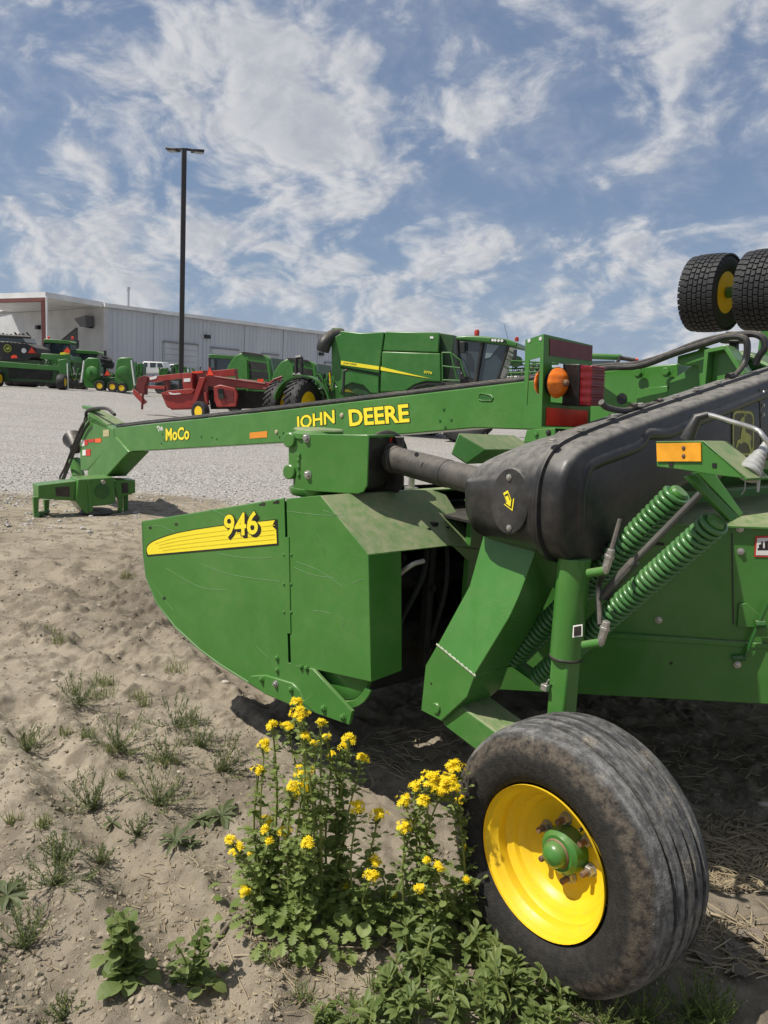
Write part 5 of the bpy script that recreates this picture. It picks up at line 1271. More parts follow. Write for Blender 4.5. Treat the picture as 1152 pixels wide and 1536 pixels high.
bp_(MB().hexa([R_(-.3, -.5, ez), R_(Lw, -.5, ez), R_(Lw, 13, ez+ridge), R_(-.3, 13, ez+ridge)], [R_(-.3, -.5, ez+.35), R_(Lw, -.5, ez+.35), R_(Lw, 13, ez+ridge+.35), R_(-.3, 13, ez+ridge+.35)]), 'roof', M_TRIM, wh)
bp_(MB().hexa([R_(-.3, 13, ez+ridge), R_(Lw, 13, ez+ridge), R_(Lw, 26.5, ez), R_(-.3, 26.5, ez)], [R_(-.3, 13, ez+ridge+.35), R_(Lw, 13, ez+ridge+.35), R_(Lw, 26.5, ez+.35), R_(-.3, 26.5, ez+.35)]), 'roof', M_TRIM, wh)
# canopy carried on red columns beyond the end wall
cc = [DP(68, 446, 64), DP(-70, 450, 70), DP(30, 471, 88), R_(0, 0, ez)]
can = bp_(MB().hexa([cc[3], cc[0], cc[1], cc[2]], [p+UPV*.45 for p in (cc[3], cc[0], cc[1], cc[2])]), 'canopy_roof', M_TRIM, wh)
bp_(MB().hexa([cc[0]-UPV*.30, cc[1]-UPV*.30, cc[1]-UPV*.02, cc[0]-UPV*.02], [p+fwd*.25 for p in (cc[0]-UPV*.30, cc[1]-UPV*.30, cc[1]-UPV*.02, cc[0]-UPV*.02)]), 'canopy_beam', simple('red_steel', (.13, .042, .035), .6, scale=2), wh)
p = DP(66, 520, 63.8); M_RSTEEL = MATS['red_steel']
bp_(MB().hexa([V3(p[0]-.12, p[1], 0), V3(p[0]+.22, p[1], 0), V3(p[0]+.22, p[1]+.3, 0), V3(p[0]-.12, p[1]+.3, 0)], [V3(p[0]-.22, p[1], cc[0][2]-.3), V3(p[0]+.12, p[1], cc[0][2]-.3), V3(p[0]+.12, p[1]+.3, cc[0][2]-.3), V3(p[0]-.22, p[1]+.3, cc[0][2]-.3)]), 'canopy_column', M_RSTEEL, wh)
p = DP(71, 520, 63.6); bp_(MB().tube([V3(p[0], p[1], 0), V3(p[0], p[1], cc[0][2])], .10, 8), 'downpipe', M_TRIM, wh)
p = DP(-75, 520, 70); bp_(MB().box(V3(p[0], p[1], ez/2), (.25, 0, 0), (0, .15, 0), (0, 0, ez/2-.3)), 'canopy_column', M_RSTEEL, wh)
bp_(MB().box(wa+WP.n*.08+UPV*(ez/2), we*.22, WP.n*.06, UPV*(ez/2)), 'corner_trim', M_CLADS, wh)
M_DOOR = simple('overhead_door', (.43, .44, .45), .5, scale=.5)
for (x0, y0, x1, y1) in ((245, 513, 297, 518), (316, 522, 358, 527), (393, 531, 418, 534), (487, 544, 498, 546)):
    q = WP.off(.06); a, b_ = q(x0, y0), q(x1, y1); zt = a[2]; fr = bp_(MB().hexa([V3(a[0], a[1], 0), V3(b_[0], b_[1], 0), V3(b_[0], b_[1], zt), V3(a[0], a[1], zt)], [r+WP.n*.04 for r in (V3(a[0], a[1], 0), V3(b_[0], b_[1], 0), V3(b_[0], b_[1], zt), V3(a[0], a[1], zt))]), 'overhead_door', M_DOOR, wh)
    n_ = 9
    for k in range(n_):
        z0, z1 = zt*k/n_+.02, zt*(k+1)/n_-.03
        MB().hexa([V3(a[0], a[1], z0)+WP.n*.05+we*.15, V3(b_[0], b_[1], z0)+WP.n*.05-we*.15, V3(b_[0], b_[1], z1)+WP.n*.05-we*.15, V3(a[0], a[1], z1)+WP.n*.05+we*.15], [r+WP.n*.05 for r in (V3(a[0], a[1], z0)+WP.n*.05+we*.15, V3(b_[0], b_[1], z0)+WP.n*.05-we*.15, V3(b_[0], b_[1], z1)+WP.n*.05-we*.15, V3(a[0], a[1], z1)+WP.n*.05+we*.15)]).build('door_panel', M_DOOR, fr, r_base[wh.name], 0, 0)
    MB().box(V3(*((a+b_)/2)[:2], zt+.06)+WP.n*.05, (b_-a)*V3(.5, .5, 0), WP.n*.12, UPV*.07).build('door_hood', simple('door_hood_grey', (.2, .2, .2), .5) if 'door_hood_grey' not in MATS else MATS['door_hood_grey'], fr, r_base[wh.name], 0, 0)
for x in (232, 306, 368, 426, 478): bp_(MB().box(WP.off(.05)(x, 520)*V3(1, 1, 0)+UPV*ez/2, we*.10, WP.n*.04, UPV*(ez/2-.1)), 'wall_downpipe', M_CLAD, wh)
for x, y in ((311, 505), (482, 531)): bp_(MB().box(WP.off(.2)(x, y), we*.3, WP.n*.2, UPV*.18), 'wall_lamp', M_BBLACK, wh)
bp_(MB().prism(EP.off(.06).pts([(73, 495), (116, 491.5), (116, 545), (73, 545)]), -EP.n*.02), 'loading_door_opening', M_BBLACK, wh)
bp_(MB().prism(EP.off(.12).pts([(72, 494), (114, 491), (91, 510), (72, 522)]), -EP.n*.05), 'raised_door', M_CLADS, wh)
bp_(MB().prism(EP.off(.9).pts([(111, 478), (128, 473), (128.5, 489), (120, 490)]), -EP.n*.8), 'vent_hood', simple('vent_grey', (.12, .12, .13), .5), wh)
for x, y in ((135, 489), (57, 491)): bp_(MB().box(EP.off(.2)(x, y), wl2*.3, we*.2, UPV*.2), 'wall_lamp', M_BBLACK, wh)
p = R_(4, 3, ez); bp_(MB().tube([p, p+UPV*2.2], .14, 8).tube([p+UPV*2.2, p+UPV*2.5], .2, 8), 'roof_vent', M_CLAD, wh)
# second roof beyond the canopy
q = PD(112); p = q(20, 520); shed = empty('white_shed', gnd(p), 'low white shed roof far behind the canopy', 'building'); r_base[shed.name] = gnd(p)
bp_(MB().prism(q.pts([(-60, 479), (-5, 480), (43, 484), (45, 545), (-60, 545)]), fwd*12), 'shed_wall', M_TRIM, shed)
bp_(MB().prism(q.off(.4).pts([(-62, 478), (-5, 479), (44, 483.5), (44, 498), (-62, 498)]), fwd*13), 'shed_roof', M_BWHITE, shed)

# ---------------------------------------------------------------- light pole
p = DP(271, 600, 38); p = gnd(p); lp = empty('light_pole', p, 'tall dark bronze square light pole with two lamp heads', 'lamp post'); r_base[lp.name] = p
M_BRONZE = simple('bronze_paint', (.035, .03, .027), .45, scale=2)
q = Plane(p, V3(0, 1, 0)); topz = q(277, 232)[2]
bp_(MB().box(p+UPV*topz/2, V3(.105, .04, 0), V3(-.04, .105, 0), UPV*topz/2), 'pole', M_BRONZE, lp, .015)
bp_(MB().abox(p+UPV*.35, .6, .6, .7), 'pole_base', simple('concrete', (.35, .34, .32), .9), lp, .03)
for s_ in (-1, 1):
    a = p+UPV*(topz-.05); e = unit(V3(1, -.35 if s_ < 0 else .35, 0))*s_
    bp_(MB().box(a+e*.22+UPV*.03, e*.16, V3(-e[1], e[0], 0)*.05, UPV*.05), 'lamp_arm', M_BRONZE, lp, .01)
    hdp = bp_(MB().box(a+e*.62+UPV*.02, e*.30+UPV*.03, V3(-e[1], e[0], 0)*.20, UPV*.05), 'lamp_head', M_BRONZE, lp, .02)
    MB().box(a+e*.66-UPV*.045, e*.2, V3(-e[1], e[0], 0)*.15, UPV*.012).build('lamp_lens', simple('lamp_lens_grey', (.35, .36, .36), .3) if s_ < 0 else MATS['lamp_lens_grey'], hdp, p, 0, 0)

# ---------------------------------------------------------------- combine
Cb = vplane(590, 28.0, -20)
co_ = root_at('combine_harvester', Cb, 600, 650, 'big green combine harvester with yellow side stripe and dark cab', 'combine')
W_ = 3.0
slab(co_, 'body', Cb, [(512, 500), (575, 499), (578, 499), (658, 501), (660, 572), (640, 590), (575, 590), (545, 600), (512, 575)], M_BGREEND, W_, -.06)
slab(co_, 'rear_hood', Cb, [(497, 508), (511, 500), (511, 552), (568, 563), (568, 590), (556, 590), (545, 578), (528, 574), (515, 580), (510, 592), (503, 575), (497, 560)], M_BGREEN, W_*.9, .03, .03)
rp = slab(co_, 'rear_side_panel', Cb, [(510, 496), (540, 499), (576, 498), (572, 530), (569, 560), (510, 550)], M_BGREEN, .15, .10, .04)
fp_ = slab(co_, 'front_side_panel', Cb, [(573, 527), (660, 530), (662, 573), (638, 572), (622, 577), (607, 587), (570, 588)], M_BGREEN, .15, .10, .04)
slab(co_, 'grain_tank_side', Cb, [(578, 497), (659, 498.5), (658, 529), (573.5, 526)], M_BGREEN, .12, .06, .04)
slab(co_, 'front_shoulder', Cb, [(659.5, 499), (682, 503), (676, 545), (671, 572), (663, 572), (661, 530)], M_BGREEND, 1.0, -.3, .02)
slab(co_, 'yellow_stripe', Cb, [(511.5, 541), (568.5, 549.6), (568, 555), (511.5, 547)], M_DECAL, .01, .116, parent=rp)
slab(co_, 'yellow_stripe', Cb, [(571, 550), (646, 568), (571, 555.5)], M_DECAL, .01, .116, parent=fp_)
text_px(rp, 'JOHN DEERE', ((515, 546.5), (535, 549), (515, 543.2)), Cb.off(.112), M_DECALK, .01, .008, r_base[co_.name])
text_px(fp_, 'S770', ((636, 559.6), (648, 561.5), (636, 555.8)), Cb.off(.112), M_DECAL, .03, .008, r_base[co_.name])
slab(co_, 'side_marker', Cb, [(645, 504.5), (650, 504.7), (650, 508), (645, 507.8)], M_BWHITE, .02, .08)
MB().tube(bez([Cb.off(.2)(484, 527), Cb.off(.2)(487, 516), Cb.off(.0)(494, 507), Cb.off(-.3)(503, 503), Cb.off(-.5)(515, 503)], 16), [.24, .25, .26, .26, .26, .26, .25, .25, .24, .24, .24, .24, .24, .24, .24, .24, .24], 14).build('unloading_spout', M_BBLACK, co_, r_base[co_.name], 0, 50)
MB().tube([Cb.off(-.35)(500, 503), Cb.off(-.6)(512, 503)], .28, 14).build('unloading_auger', M_BGREEN, co_, r_base[co_.name], 0, 50)
Cf = vplane(720, 26.2, -20)
slab(co_, 'cab_roof', Cf, [(682, 505), (700, 503), (724, 504), (759, 508), (776, 514), (775, 521), (760, 518), (722, 513), (686, 510)], M_BGREEN, 1.9, .15, .05)
slab(co_, 'cab_floor', Cf, [(690, 560), (716, 571), (760, 571), (752, 590), (690, 590)], M_BBLACK, 1.8, 0)
slab(co_, 'side_window', Cf, [(686, 510), (722, 513), (714, 571), (700, 567), (688, 545)], M_BGLASS, 1.7, 0)
slab(co_, 'windscreen', Cf, [(727, 514), (762, 518), (747, 571), (716, 571)], M_BGLASS, 1.2, -.02)
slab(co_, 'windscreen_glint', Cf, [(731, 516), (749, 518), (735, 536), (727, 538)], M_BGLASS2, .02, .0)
for a, b_ in (((724, 513), (714, 572)), ((763, 518), (746, 572)), ((686, 509), (687, 545)), ((687, 545), (700, 568))): bar(co_, 'cab_pillar', Cf, a, b_, .055, M_BBLACK, .04)
slab(co_, 'work_light_bar', Cf, [(735, 507.5), (758, 509.5), (758, 514), (735, 512)], M_BBLACK, .1, .2)
for x in (739, 743, 748, 753): MB().lathe([(.045, 0), (.045, .03)], Cf.off(.2)(x, 510.3+(x-739)*.06), Cf.n, 10).build('work_light', M_BWHITE, co_, r_base[co_.name], 0, 0)
MB().lathe([(.09, 0), (.09, .14), (.06, .20), (.0, .21)], Cf.off(-.4)(715, 503.5), UPV, 12).build('beacon', simple('beacon_red', (.35, .03, .02), .3), co_, r_base[co_.name], 0, 50)
MB().lathe([(.07, 0), (.07, .12), (.0, .16)], Cf.off(-.4)(775, 512), UPV, 12).build('beacon', MATS['beacon_red'], co_, r_base[co_.name], 0, 50)
slab(co_, 'mirror', Cf, [(689, 512), (697, 512.5), (697, 529), (690, 529)], M_BBLACK, .12, .25, .02); slab(co_, 'mirror', Cf, [(770, 524), (775, 524), (774, 540), (769, 540)], M_BBLACK, .12, .1, .02)
for a, b_ in (((663, 529), (676, 529)), ((676, 529), (690, 540)), ((663, 529), (664, 572)), ((663, 549), (690, 552)), ((664, 570), (690, 571)), ((676, 529), (686, 571)), ((690, 540), (698, 565))): bar(co_, 'handrail', Cf, a, b_, .025, M_BGREEN, .35)
bar(co_, 'antenna', Cf, (762, 509), (756, 486), .006, M_BBLACK, -.5, 4)
wheel_on_ground(co_, Cb, 545, -.2, .72, .55, M_BYEL, 22); wheel_on_ground(co_, Cf, 700, -.15, .98, .75, M_BYEL, 24); wheel_on_ground(co_, Cb, 640, -2.6, .98, .75, M_BYEL, 24); wheel_on_ground(co_, Cb, 575, -2.5, .72, .5, M_BYEL, 22)
slab(co_, 'wheel_guard', Cb, [(606, 590), (622, 578), (640, 574), (662, 574), (662, 577), (640, 577), (624, 581), (610, 592)], M_BBLACK, .5, .12)
bar(co_, 'exhaust', Cb, (515, 590), (516, 557), .05, M_BBLACK, .6); bar(co_, 'exhaust', Cb, (516, 557), (521, 555), .05, M_BBLACK, .6)
# header platform behind the cab
Hp = vplane(800, 31, -12); hr = root_at('harvest_platform', Hp, 800, 650, 'green harvesting platform with reel bats and dark fingers behind the cab', 'header')
slab(hr, 'platform_back', Hp, [(752, 556), (835, 560), (835, 610), (752, 606)], M_BGREEND, .4, -.6)
for k, (y0, y1) in enumerate(((548, 546), (553, 552), (560, 557), (566, 562), (572, 569), (541, 545))): bar(hr, 'reel_bat', Hp, (757, y0), (838, y1), .035, M_BGREEN if k % 2 == 0 else M_BWHITE if k == 3 else M_BGREEN, .3*(k % 3))
for k in range(26):
    x = 756+k*3.1; MB().tube([Hp.off(.2*(k % 3))(x, 545+rnd.uniform(0, 10)), Hp.off(.2*(k % 3)+.15)(x+2, 566+rnd.uniform(-6, 6))], .02, 4).build('reel_finger', M_BBLACK if k % 3 else M_BGREEN, hr, r_base[hr.name], 0, 0)
slab(hr, 'reel_end', Hp, [(764, 538), (772, 532), (782, 536), (783, 546), (774, 552), (765, 548)], M_BGREEND, .15, .5)
slab(hr, 'end_marker', Hp, [(769, 541), (783, 538), (784, 548), (771, 551)], M_BBLACK, .2, .3)

# ---------------------------------------------------------------- red mower conditioner
Rp = vplane(300, 31.5, -8)
rd = root_at('mower_conditioner', Rp, 300, 627, 'red pull type mower conditioner parked on the weedy gravel', 'mower')
M_RD = painted('faded_red', (.30, .028, .022), .4, .35, .12, scale=.3)
M_RDD = painted('dark_red', (.13, .012, .012), .5, .3, .12, scale=.3)
slab(rd, 'tongue_beam', Rp, [(222, 565), (270, 560), (273, 567), (232, 573), (223, 573)], M_RD, .25, .3, .01)
slab(rd, 'white_decal', Rp, [(224, 566), (236, 563.5), (234, 568), (225, 570)], M_BWHITE, .01, .315)
slab(rd, 'lower_tongue', Rp, [(213, 578), (247, 579), (247, 584), (213, 583)], M_RD, .2, .3, .01)
slab(rd, 'tongue_strut', Rp, [(246, 570), (252, 570), (252, 585), (246, 585)], M_RDD, .2, .25)
slab(rd, 'hitch_tower', Rp, [(206, 567), (216, 563), (222, 565), (217, 580), (217, 592), (208, 590), (204, 580)], M_RDD, .3, .35, .01)
slab(rd, 'hitch_leg', Rp, [(199, 583), (205, 588), (219, 603), (214, 607), (200, 592)], M_RD, .15, .5, .01)
bar(rd, 'jack_stand', Rp, (214.5, 588), (213, 614), .05, M_RDD, .5)
slab(rd, 'pivot_tower', Rp, [(272, 560), (288, 559), (289, 586), (275, 587)], M_RD, .5, .35, .01)
slab(rd, 'white_lettering_patch', Rp, [(275.5, 568), (285.5, 567), (285.5, 572.5), (275.5, 573)], M_BWHITE, .01, .365)
slab(rd, 'pivot_cover', Rp, [(288, 560), (300, 556), (312, 556), (312, 592), (290, 588)], M_RDD, .6, .0)
slab(rd, 'end_shield', Rp, [(240, 590), (262, 587), (292, 583), (292, 614), (257, 615), (249, 610)], M_RD, 1.4, .35, .08)
slab(rd, 'shield_top', Rp, [(240, 590), (252, 586), (285, 583), (292, 584), (288, 590), (262, 593), (248, 593)], M_RD, .1, .42, .01)
slab(rd, 'white_crescent', Rp, [(252.5, 588), (255, 591.5), (262, 592), (271, 591), (270, 589.5), (260, 590)], M_BWHITE, .01, .44)
slab(rd, 'wheel_leg', Rp, [(299, 566), (308, 566), (293, 607), (287, 607)], M_RD, .25, .7, .01)
slab(rd, 'wheel_brace', Rp, [(305, 588), (309, 588), (312, 608), (308, 608)], M_RD, .2, .65, .01)
slab(rd, 'main_frame', Rp, [(308, 562), (340, 566), (400, 573), (432, 578), (432, 588), (360, 582), (311, 580)], M_RDD, .5, .2, .02)
slab(rd, 'upper_frame', Rp, [(318, 556), (352, 553), (352, 564), (320, 566)], M_RD, .4, -.3, .01)
slab(rd, 'orange_reflector', Rp, [(287, 557.5), (304, 556), (304, 559), (290, 560.5)], M_SMV, .02, .1)
slab(rd, 'rear_panel', Rp, [(320, 580), (330, 577), (352, 582), (356, 592), (353, 610), (325, 611), (321, 600)], M_RD, .2, .55, .03)
slab(rd, 'panel_recess', Rp, [(337, 584), (350, 586), (350, 602), (338, 603)], M_RDD, .02, .57)
slab(rd, 'black_hatch', Rp, [(326, 583), (334, 583), (336, 598), (328, 599)], M_BBLACK, .08, .62, .01)
slab(rd, 'dark_underbody', Rp, [(312, 585), (430, 588), (430, 612), (316, 614)], M_DARK, 1.6, -.2)
slab(rd, 'rear_guard', Rp, [(400, 577), (408, 570), (420, 567), (423, 573), (411, 592), (405, 592)], M_RD, .2, .3, .01)
slab(rd, 'amber_light', Rp, [(386, 568.5), (395, 568.5), (395, 573.5), (387, 573.5)], M_SMV, .05, .4)
for x0, y0, x1, y1 in ((325, 566, 398, 576), (352, 558, 356, 568), (410, 570, 424, 565), (395, 583, 420, 587)): bar(rd, 'frame_tube', Rp, (x0, y0), (x1, y1), .05, M_RDD, .5)
triangle(rd, Rp, [(309.5, 564), (314, 549.5), (322, 564)], .8)
wheel_on_ground(rd, Rp, 301, .8, .40, .32, M_BYEL, 0, Rp.n+Rp.e*-.45)
wheel_on_ground(rd, Rp, 400, -2.5, .40, .32, M_BYEL)
slab(rd, 'far_shield', Rp, [(250, 600), (262, 598), (262, 612), (252, 612)], M_RDD, .1, -1.5)

# ---------------------------------------------------------------- round balers
def baler(pl, off, label, extra):
    X_ = lambda pts: [(x+off[0], y+off[1]) for x, y in pts]
    r = root_at('round_baler', pl, 385+off[0], 640, label, 'baler', 'round balers beside the warehouse')
    slab(r, 'side_panel', pl, X_([(338, 560), (342, 548), (352, 534), (362, 529), (370, 535), (373, 585), (340, 585)]), M_BGREEN, 1.2, .12, .05)
    tg = slab(r, 'tailgate', pl, X_([(362, 529), (366, 528), (398, 533), (405, 538), (411, 572), (412, 590), (372, 590), (370, 560)]), M_BGREEN, .3, .25, .04)
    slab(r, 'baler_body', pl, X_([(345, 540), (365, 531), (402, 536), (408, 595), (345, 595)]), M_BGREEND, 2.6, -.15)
    slab(r, 'roof_cap', pl, X_([(361, 528.5), (366, 527), (392, 531), (396, 534), (392, 535), (364, 531)]), M_BBLACK, .6, .3, .01)
    for q in ([(372, 541), (399, 545), (400, 555.5), (374, 553.5)], [(374, 556), (401, 557.5), (402, 568), (375, 568)], [(376, 571), (403, 571), (404, 584), (377, 584)]): slab(r, 'net_window', pl, X_(q), M_BBLACK, .02, .27, parent=tg)
    for k in range(9):
        x = 372+k*3.1; slab(r, 'vent_slot', pl, X_([(x, 535.2+k*.45), (x+1.7, 535.4+k*.45), (x+2, 538+k*.45), (x+.3, 537.8+k*.45)]), M_BGREEND, .02, .265, parent=tg)
    for q in ((370, 540, 372, 590), (403, 540, 408, 588)): bar(r, 'gate_frame', pl, X_([q[:2]])[0], X_([q[2:]])[0], .06, M_BGREEN, .35)
    wheel_on_ground(r, pl, 352+off[0], .35, .55, .4, M_BYEL, 0); wheel_on_ground(r, pl, 405+off[0], .1, .55, .4, M_BYEL, 0)
    return r
bl1 = baler(vplane(385, 41, -14), (0, 0), 'green round baler partly hidden behind the red mower', 0)
bl2 = baler(vplane(450, 37, -14), (69, 9), 'green round baler with a tall black post before its tailgate', 1)
q = vplane(450, 36, -14)
for a, b_ in (((444, 537), (445, 582)), ((452, 536), (453, 582)), ((444, 536.5), (452, 535.5)), ((440, 562), (453, 562)), ((448, 570), (446, 590))): MB().tube([q.off(.4)(*a), q.off(.4)(*b_)], .10, 6).build('black_post', M_BBLACK, bl2, r_base[bl2.name], 0, 0)
# low tractor whose fender and lugged tyre rise behind the tongue
tq = vplane(452, 29.0, -10); tr = root_at('utility_tractor', tq, 455, 650, 'low green tractor, its fender and lugged rear tyre showing above the beam', 'tractor')
wheel_on_ground(tr, tq, 455, .25, .95, .6, M_BYEL, 24, tq.n*.30+tq.e); wheel_on_ground(tr, tq, 424, -.7, .90, .6, M_BYEL, 24, tq.n*.30+tq.e); wheel_on_ground(tr, tq, 505, .2, .5, .3, M_BYEL, 0)
cw = tq.off(.25)(455, 600); cw = gnd(cw)+UPV*.95
fe = []; fe2 = []
for k in range(15):
    a = rad(8+k*11.5); fe.append(cw+(math.cos(a)*-tq.e+math.sin(a)*UPV)*1.05); fe2.append(cw+(math.cos(a)*-tq.e+math.sin(a)*UPV)*1.10)
MB().prism([p+tq.n*.28 for p in fe+fe2[::-1]], -tq.n*.6).build('fender', M_BGREEN, tr, r_base[tr.name], 0, 40)
slab(tr, 'tractor_body', tq, [(430, 585), (515, 580), (520, 620), (430, 620)], M_BGREEND, .8, -.5, .05)
slab(tr, 'engine_hood', tq, [(487, 580), (520, 578), (548, 586), (548, 610), (487, 606)], M_BGREEN, .8, -.2, .05)
slab(tr, 'yellow_stripe', tq, [(508, 583), (530, 585), (547, 590), (547, 591.5), (508, 586)], M_DECAL, .01, -.19)
for k in range(12): bar(tr, 'loader_link', tq, (472+rnd.uniform(0, 30), 558+rnd.uniform(0, 12)), (478+rnd.uniform(0, 34), 585+rnd.uniform(-6, 14)), .035, rnd.choice([M_BGREEN, M_BGREEN, M_BBLACK, M_BYEL]), rnd.uniform(-.4, .3), 6)

# ---------------------------------------------------------------- machines on the left
Lp = vplane(50, 41, 6)
g1 = root_at('mower_conditioner', Lp, 50, 590, 'dark green mower conditioner seen from behind with black side tyre', 'mower')
slab(g1, 'rear_sheet', Lp, [(-30, 541), (2, 542), (88, 549.5), (89, 556), (-30, 549)], M_BGREEN, .2, .1, .02)
slab(g1, 'rear_curtain', Lp, [(-30, 548), (88, 555), (82, 575), (60, 573), (-30, 570)], M_BGREEND, .8, -.05, .02)
slab(g1, 'dark_underside', Lp, [(12, 552), (78, 558), (76, 570), (14, 567)], M_DARK, .3, .02)
slab(g1, 'side_leg', Lp, [(86, 540), (100, 538), (103, 548), (99, 572), (92, 572), (88, 556)], M_BGREEN, .4, .15, .02)
slab(g1, 'top_frame', Lp, [(62, 530), (104, 532), (106, 540), (88, 541), (60, 538)], M_BGREEN, .5, -.3, .02)
slab(g1, 'lamp_marker', Lp, [(90, 529), (104, 527), (104, 531), (90, 532)], M_DECAL, .05, .1)
slab(g1, 'red_marker', Lp, [(95, 527), (101, 521), (105, 526), (103, 530)], M_SMV, .05, .12)
slab(g1, 'red_lamp', Lp, [(16, 535), (19, 532.5), (24, 532.5), (26, 537), (17, 537.5)], M_SMV, .05, .1)
wheel_on_ground(g1, Lp, 93.5, .35, .42, .42, M_BYEL, 0, Lp.e); wheel_on_ground(g1, Lp, -3, .3, .42, .42, M_BYEL, 0, Lp.e)
wheel_on_ground(g1, Lp, 40, -3.0, .6, 1.3, M_BBLACK, 0, Lp.e); wheel_on_ground(g1, Lp, 18, -3.2, .5, .6, M_BBLACK, 0, Lp.e); wheel_on_ground(g1, Lp, 80, -2.5, .5, .5, M_BBLACK, 0, Lp.e)
bar(g1, 'marker_post', Lp, (101, 545), (102, 586), .03, M_BWHITE, .3)
Bp = vplane(25, 48, 4)
b1 = root_at('folded_implement', Bp, 30, 590, 'black canvas covered implement with round emblem and orange triangle', 'implement')
slab(b1, 'black_cover', Bp, [(-40, 511), (10, 512), (40, 515), (54, 522), (55, 530), (40, 541), (-40, 541)], M_BBLACK, 2.5, 0, .05)
slab(b1, 'cab_block', Bp, [(-30, 504), (33, 505), (38, 514), (-30, 513)], M_BGLASS, 2.0, -.2, .03)
slab(b1, 'lower_body', Bp, [(-40, 540), (50, 540), (48, 562), (-40, 560)], M_BGREEND, 2.2, -.1)
for k in range(9): bar(b1, 'folded_tine', Bp, (-8+k*6, 500+rnd.uniform(-1.5, 1.5)), (-4+k*6.2, 504+rnd.uniform(-1, 3)), .06, M_BBLACK, .1, 5)
bar(b1, 'folding_beam', Bp, (-20, 502), (46, 506), .09, M_BBLACK, .15)
MB().lathe([(.24, 0), (.24, .03)], Bp.off(.02)(11.5, 522.5), Bp.n, 24).build('emblem_disc', simple('emblem_yellow', (.45, .45, .04), .4), b1, r_base[b1.name], 0, 0)
MB().lathe([(.20, 0), (.20, .03)], Bp.off(.03)(11.5, 522.5), Bp.n, 24).build('emblem_inner', simple('emblem_green', (.05, .09, .02), .4), b1, r_base[b1.name], 0, 0)
slab(b1, 'emblem_deer', Bp, [(8, 524), (9.5, 522), (12, 521), (13, 519.6), (14, 521), (15, 524), (13.5, 523.4), (12, 525), (10, 523.8)], MATS['emblem_yellow'], .01, .075)
MB().lathe([(.15, 0), (.15, .03)], Bp.off(.02)(36, 526), Bp.n, 20).build('speed_disc', M_BWHITE, b1, r_base[b1.name], 0, 0)
triangle(b1, Bp, [(41, 530), (47.5, 519.5), (54.5, 530)], .05)
def tractor(pl, X0, Y0, k, name, label, beac=True):
    q = lambda pts: [(X0+x*k, Y0+y*k) for x, y in pts]
    r = root_at(name, pl, X0+24*k, 600, label, 'tractor')
    slab(r, 'cab_roof', pl, q([(0, 2), (4, 0), (40, 3), (44, 6), (40, 8), (2, 6)]), M_BGREEN, 1.7, .1, .03)
    slab(r, 'cab_glass', pl, q([(2, 6), (40, 8), (40, 30), (3, 30)]), M_BGLASS, 1.5, 0)
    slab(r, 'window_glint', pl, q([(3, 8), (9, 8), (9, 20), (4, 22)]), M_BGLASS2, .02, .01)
    for a, b_ in (((2, 6), (3, 30)), ((11, 6), (11, 30)), ((40, 8), (41, 30))): bar(r, 'cab_pillar', pl, *q([a, b_]), .07, M_BBLACK, .04, 6)
    slab(r, 'fender', pl, q([(-4, 26), (44, 26), (48, 36), (-6, 36)]), M_BGREEN, 2.0, .15, .05)
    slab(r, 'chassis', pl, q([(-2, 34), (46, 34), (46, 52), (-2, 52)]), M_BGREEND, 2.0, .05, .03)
    if beac:
        for x in (9, 45): MB().lathe([(.08, 0), (.08, .16), (0, .2)], pl.off(.0)(X0+x*k, Y0+1), UPV, 8).build('beacon', M_SMV, r, r_base[r.name], 0, 0)
    slab(r, 'mirror', pl, q([(50, 2), (54, 2), (54, 14), (51, 14)]), M_BBLACK, .1, .2)
    for x in (2, 42): wheel_on_ground(r, pl, X0+x*k, -.6, .85, .5, M_BYEL, 18, pl.e)
    return r
tractor(vplane(88, 52, 5), 64, 508, 1.0, 'farm_tractor', 'green tractor with wide cab and two orange beacons under the canopy')
tractor(vplane(125, 55, 5), 108, 524, .95, 'farm_tractor', 'green tractor parked before the bare shrub', False)
tractor(vplane(330, 50, 5), 312, 531, 1.0, 'farm_tractor', 'dark green tractor with thin mirror arms behind the red mower', False)
# flex wing rotary cutter with both wings folded up
Wp = vplane(165, 44, 0)
fw = root_at('rotary_cutter', Wp, 165, 592, 'green flex wing rotary cutter with both wings folded upright', 'cutter')
for s_, pts, dome in ((0, [(126, 578), (123, 560), (126, 541), (132, 536), (146, 537), (149, 545), (147, 575), (140, 582), (130, 582)], (138, 560)), (1, [(172, 582), (172, 560), (175, 540), (180, 536), (196, 536), (200, 545), (203, 575), (196, 586), (178, 588)], (186, 560))):
    wg = slab(fw, 'folded_wing', Wp, pts, M_BGREEN, .35, .2 if s_ else 0, .06)
    MB().lathe([(.42, 0), (.40, .08), (.25, .16), (.0, .18)], Wp.off(.2 if s_ else 0)(*dome), Wp.n+Wp.e*(.3 if s_ else -.3), 20).build('gearbox_dome', M_BGREEN, wg, r_base[fw.name], 0, 40)
    x0 = pts[0][0]; bar(fw, 'white_edge_rod', Wp, (pts[2][0]+(22 if s_ else 0), pts[2][1]), (pts[0][0]+(30 if s_ else -4), pts[0][1]-4), .045, M_BWHITE, .3, 6)
slab(fw, 'centre_deck', Wp, [(145, 566), (178, 566), (178, 582), (145, 582)], M_BGREEND, 2.0, -.2, .03)
triangle(fw, Wp, [(156, 563.5), (161, 554.5), (166, 563.5)], .2)
for x in (150, 169, 183): wheel_on_ground(fw, Wp, x, .3, .30, .22, M_BYEL, 0)
for x, y, w in ((118, 574, 14), (150, 540, 14), (205, 551, 10), (236, 550, 12)):
    pass
ty_root = root_at('tyre_stack', vplane(157, 46, 0), 157, 592, 'dark stacked implement tyres behind the folded wings', 'tyres')
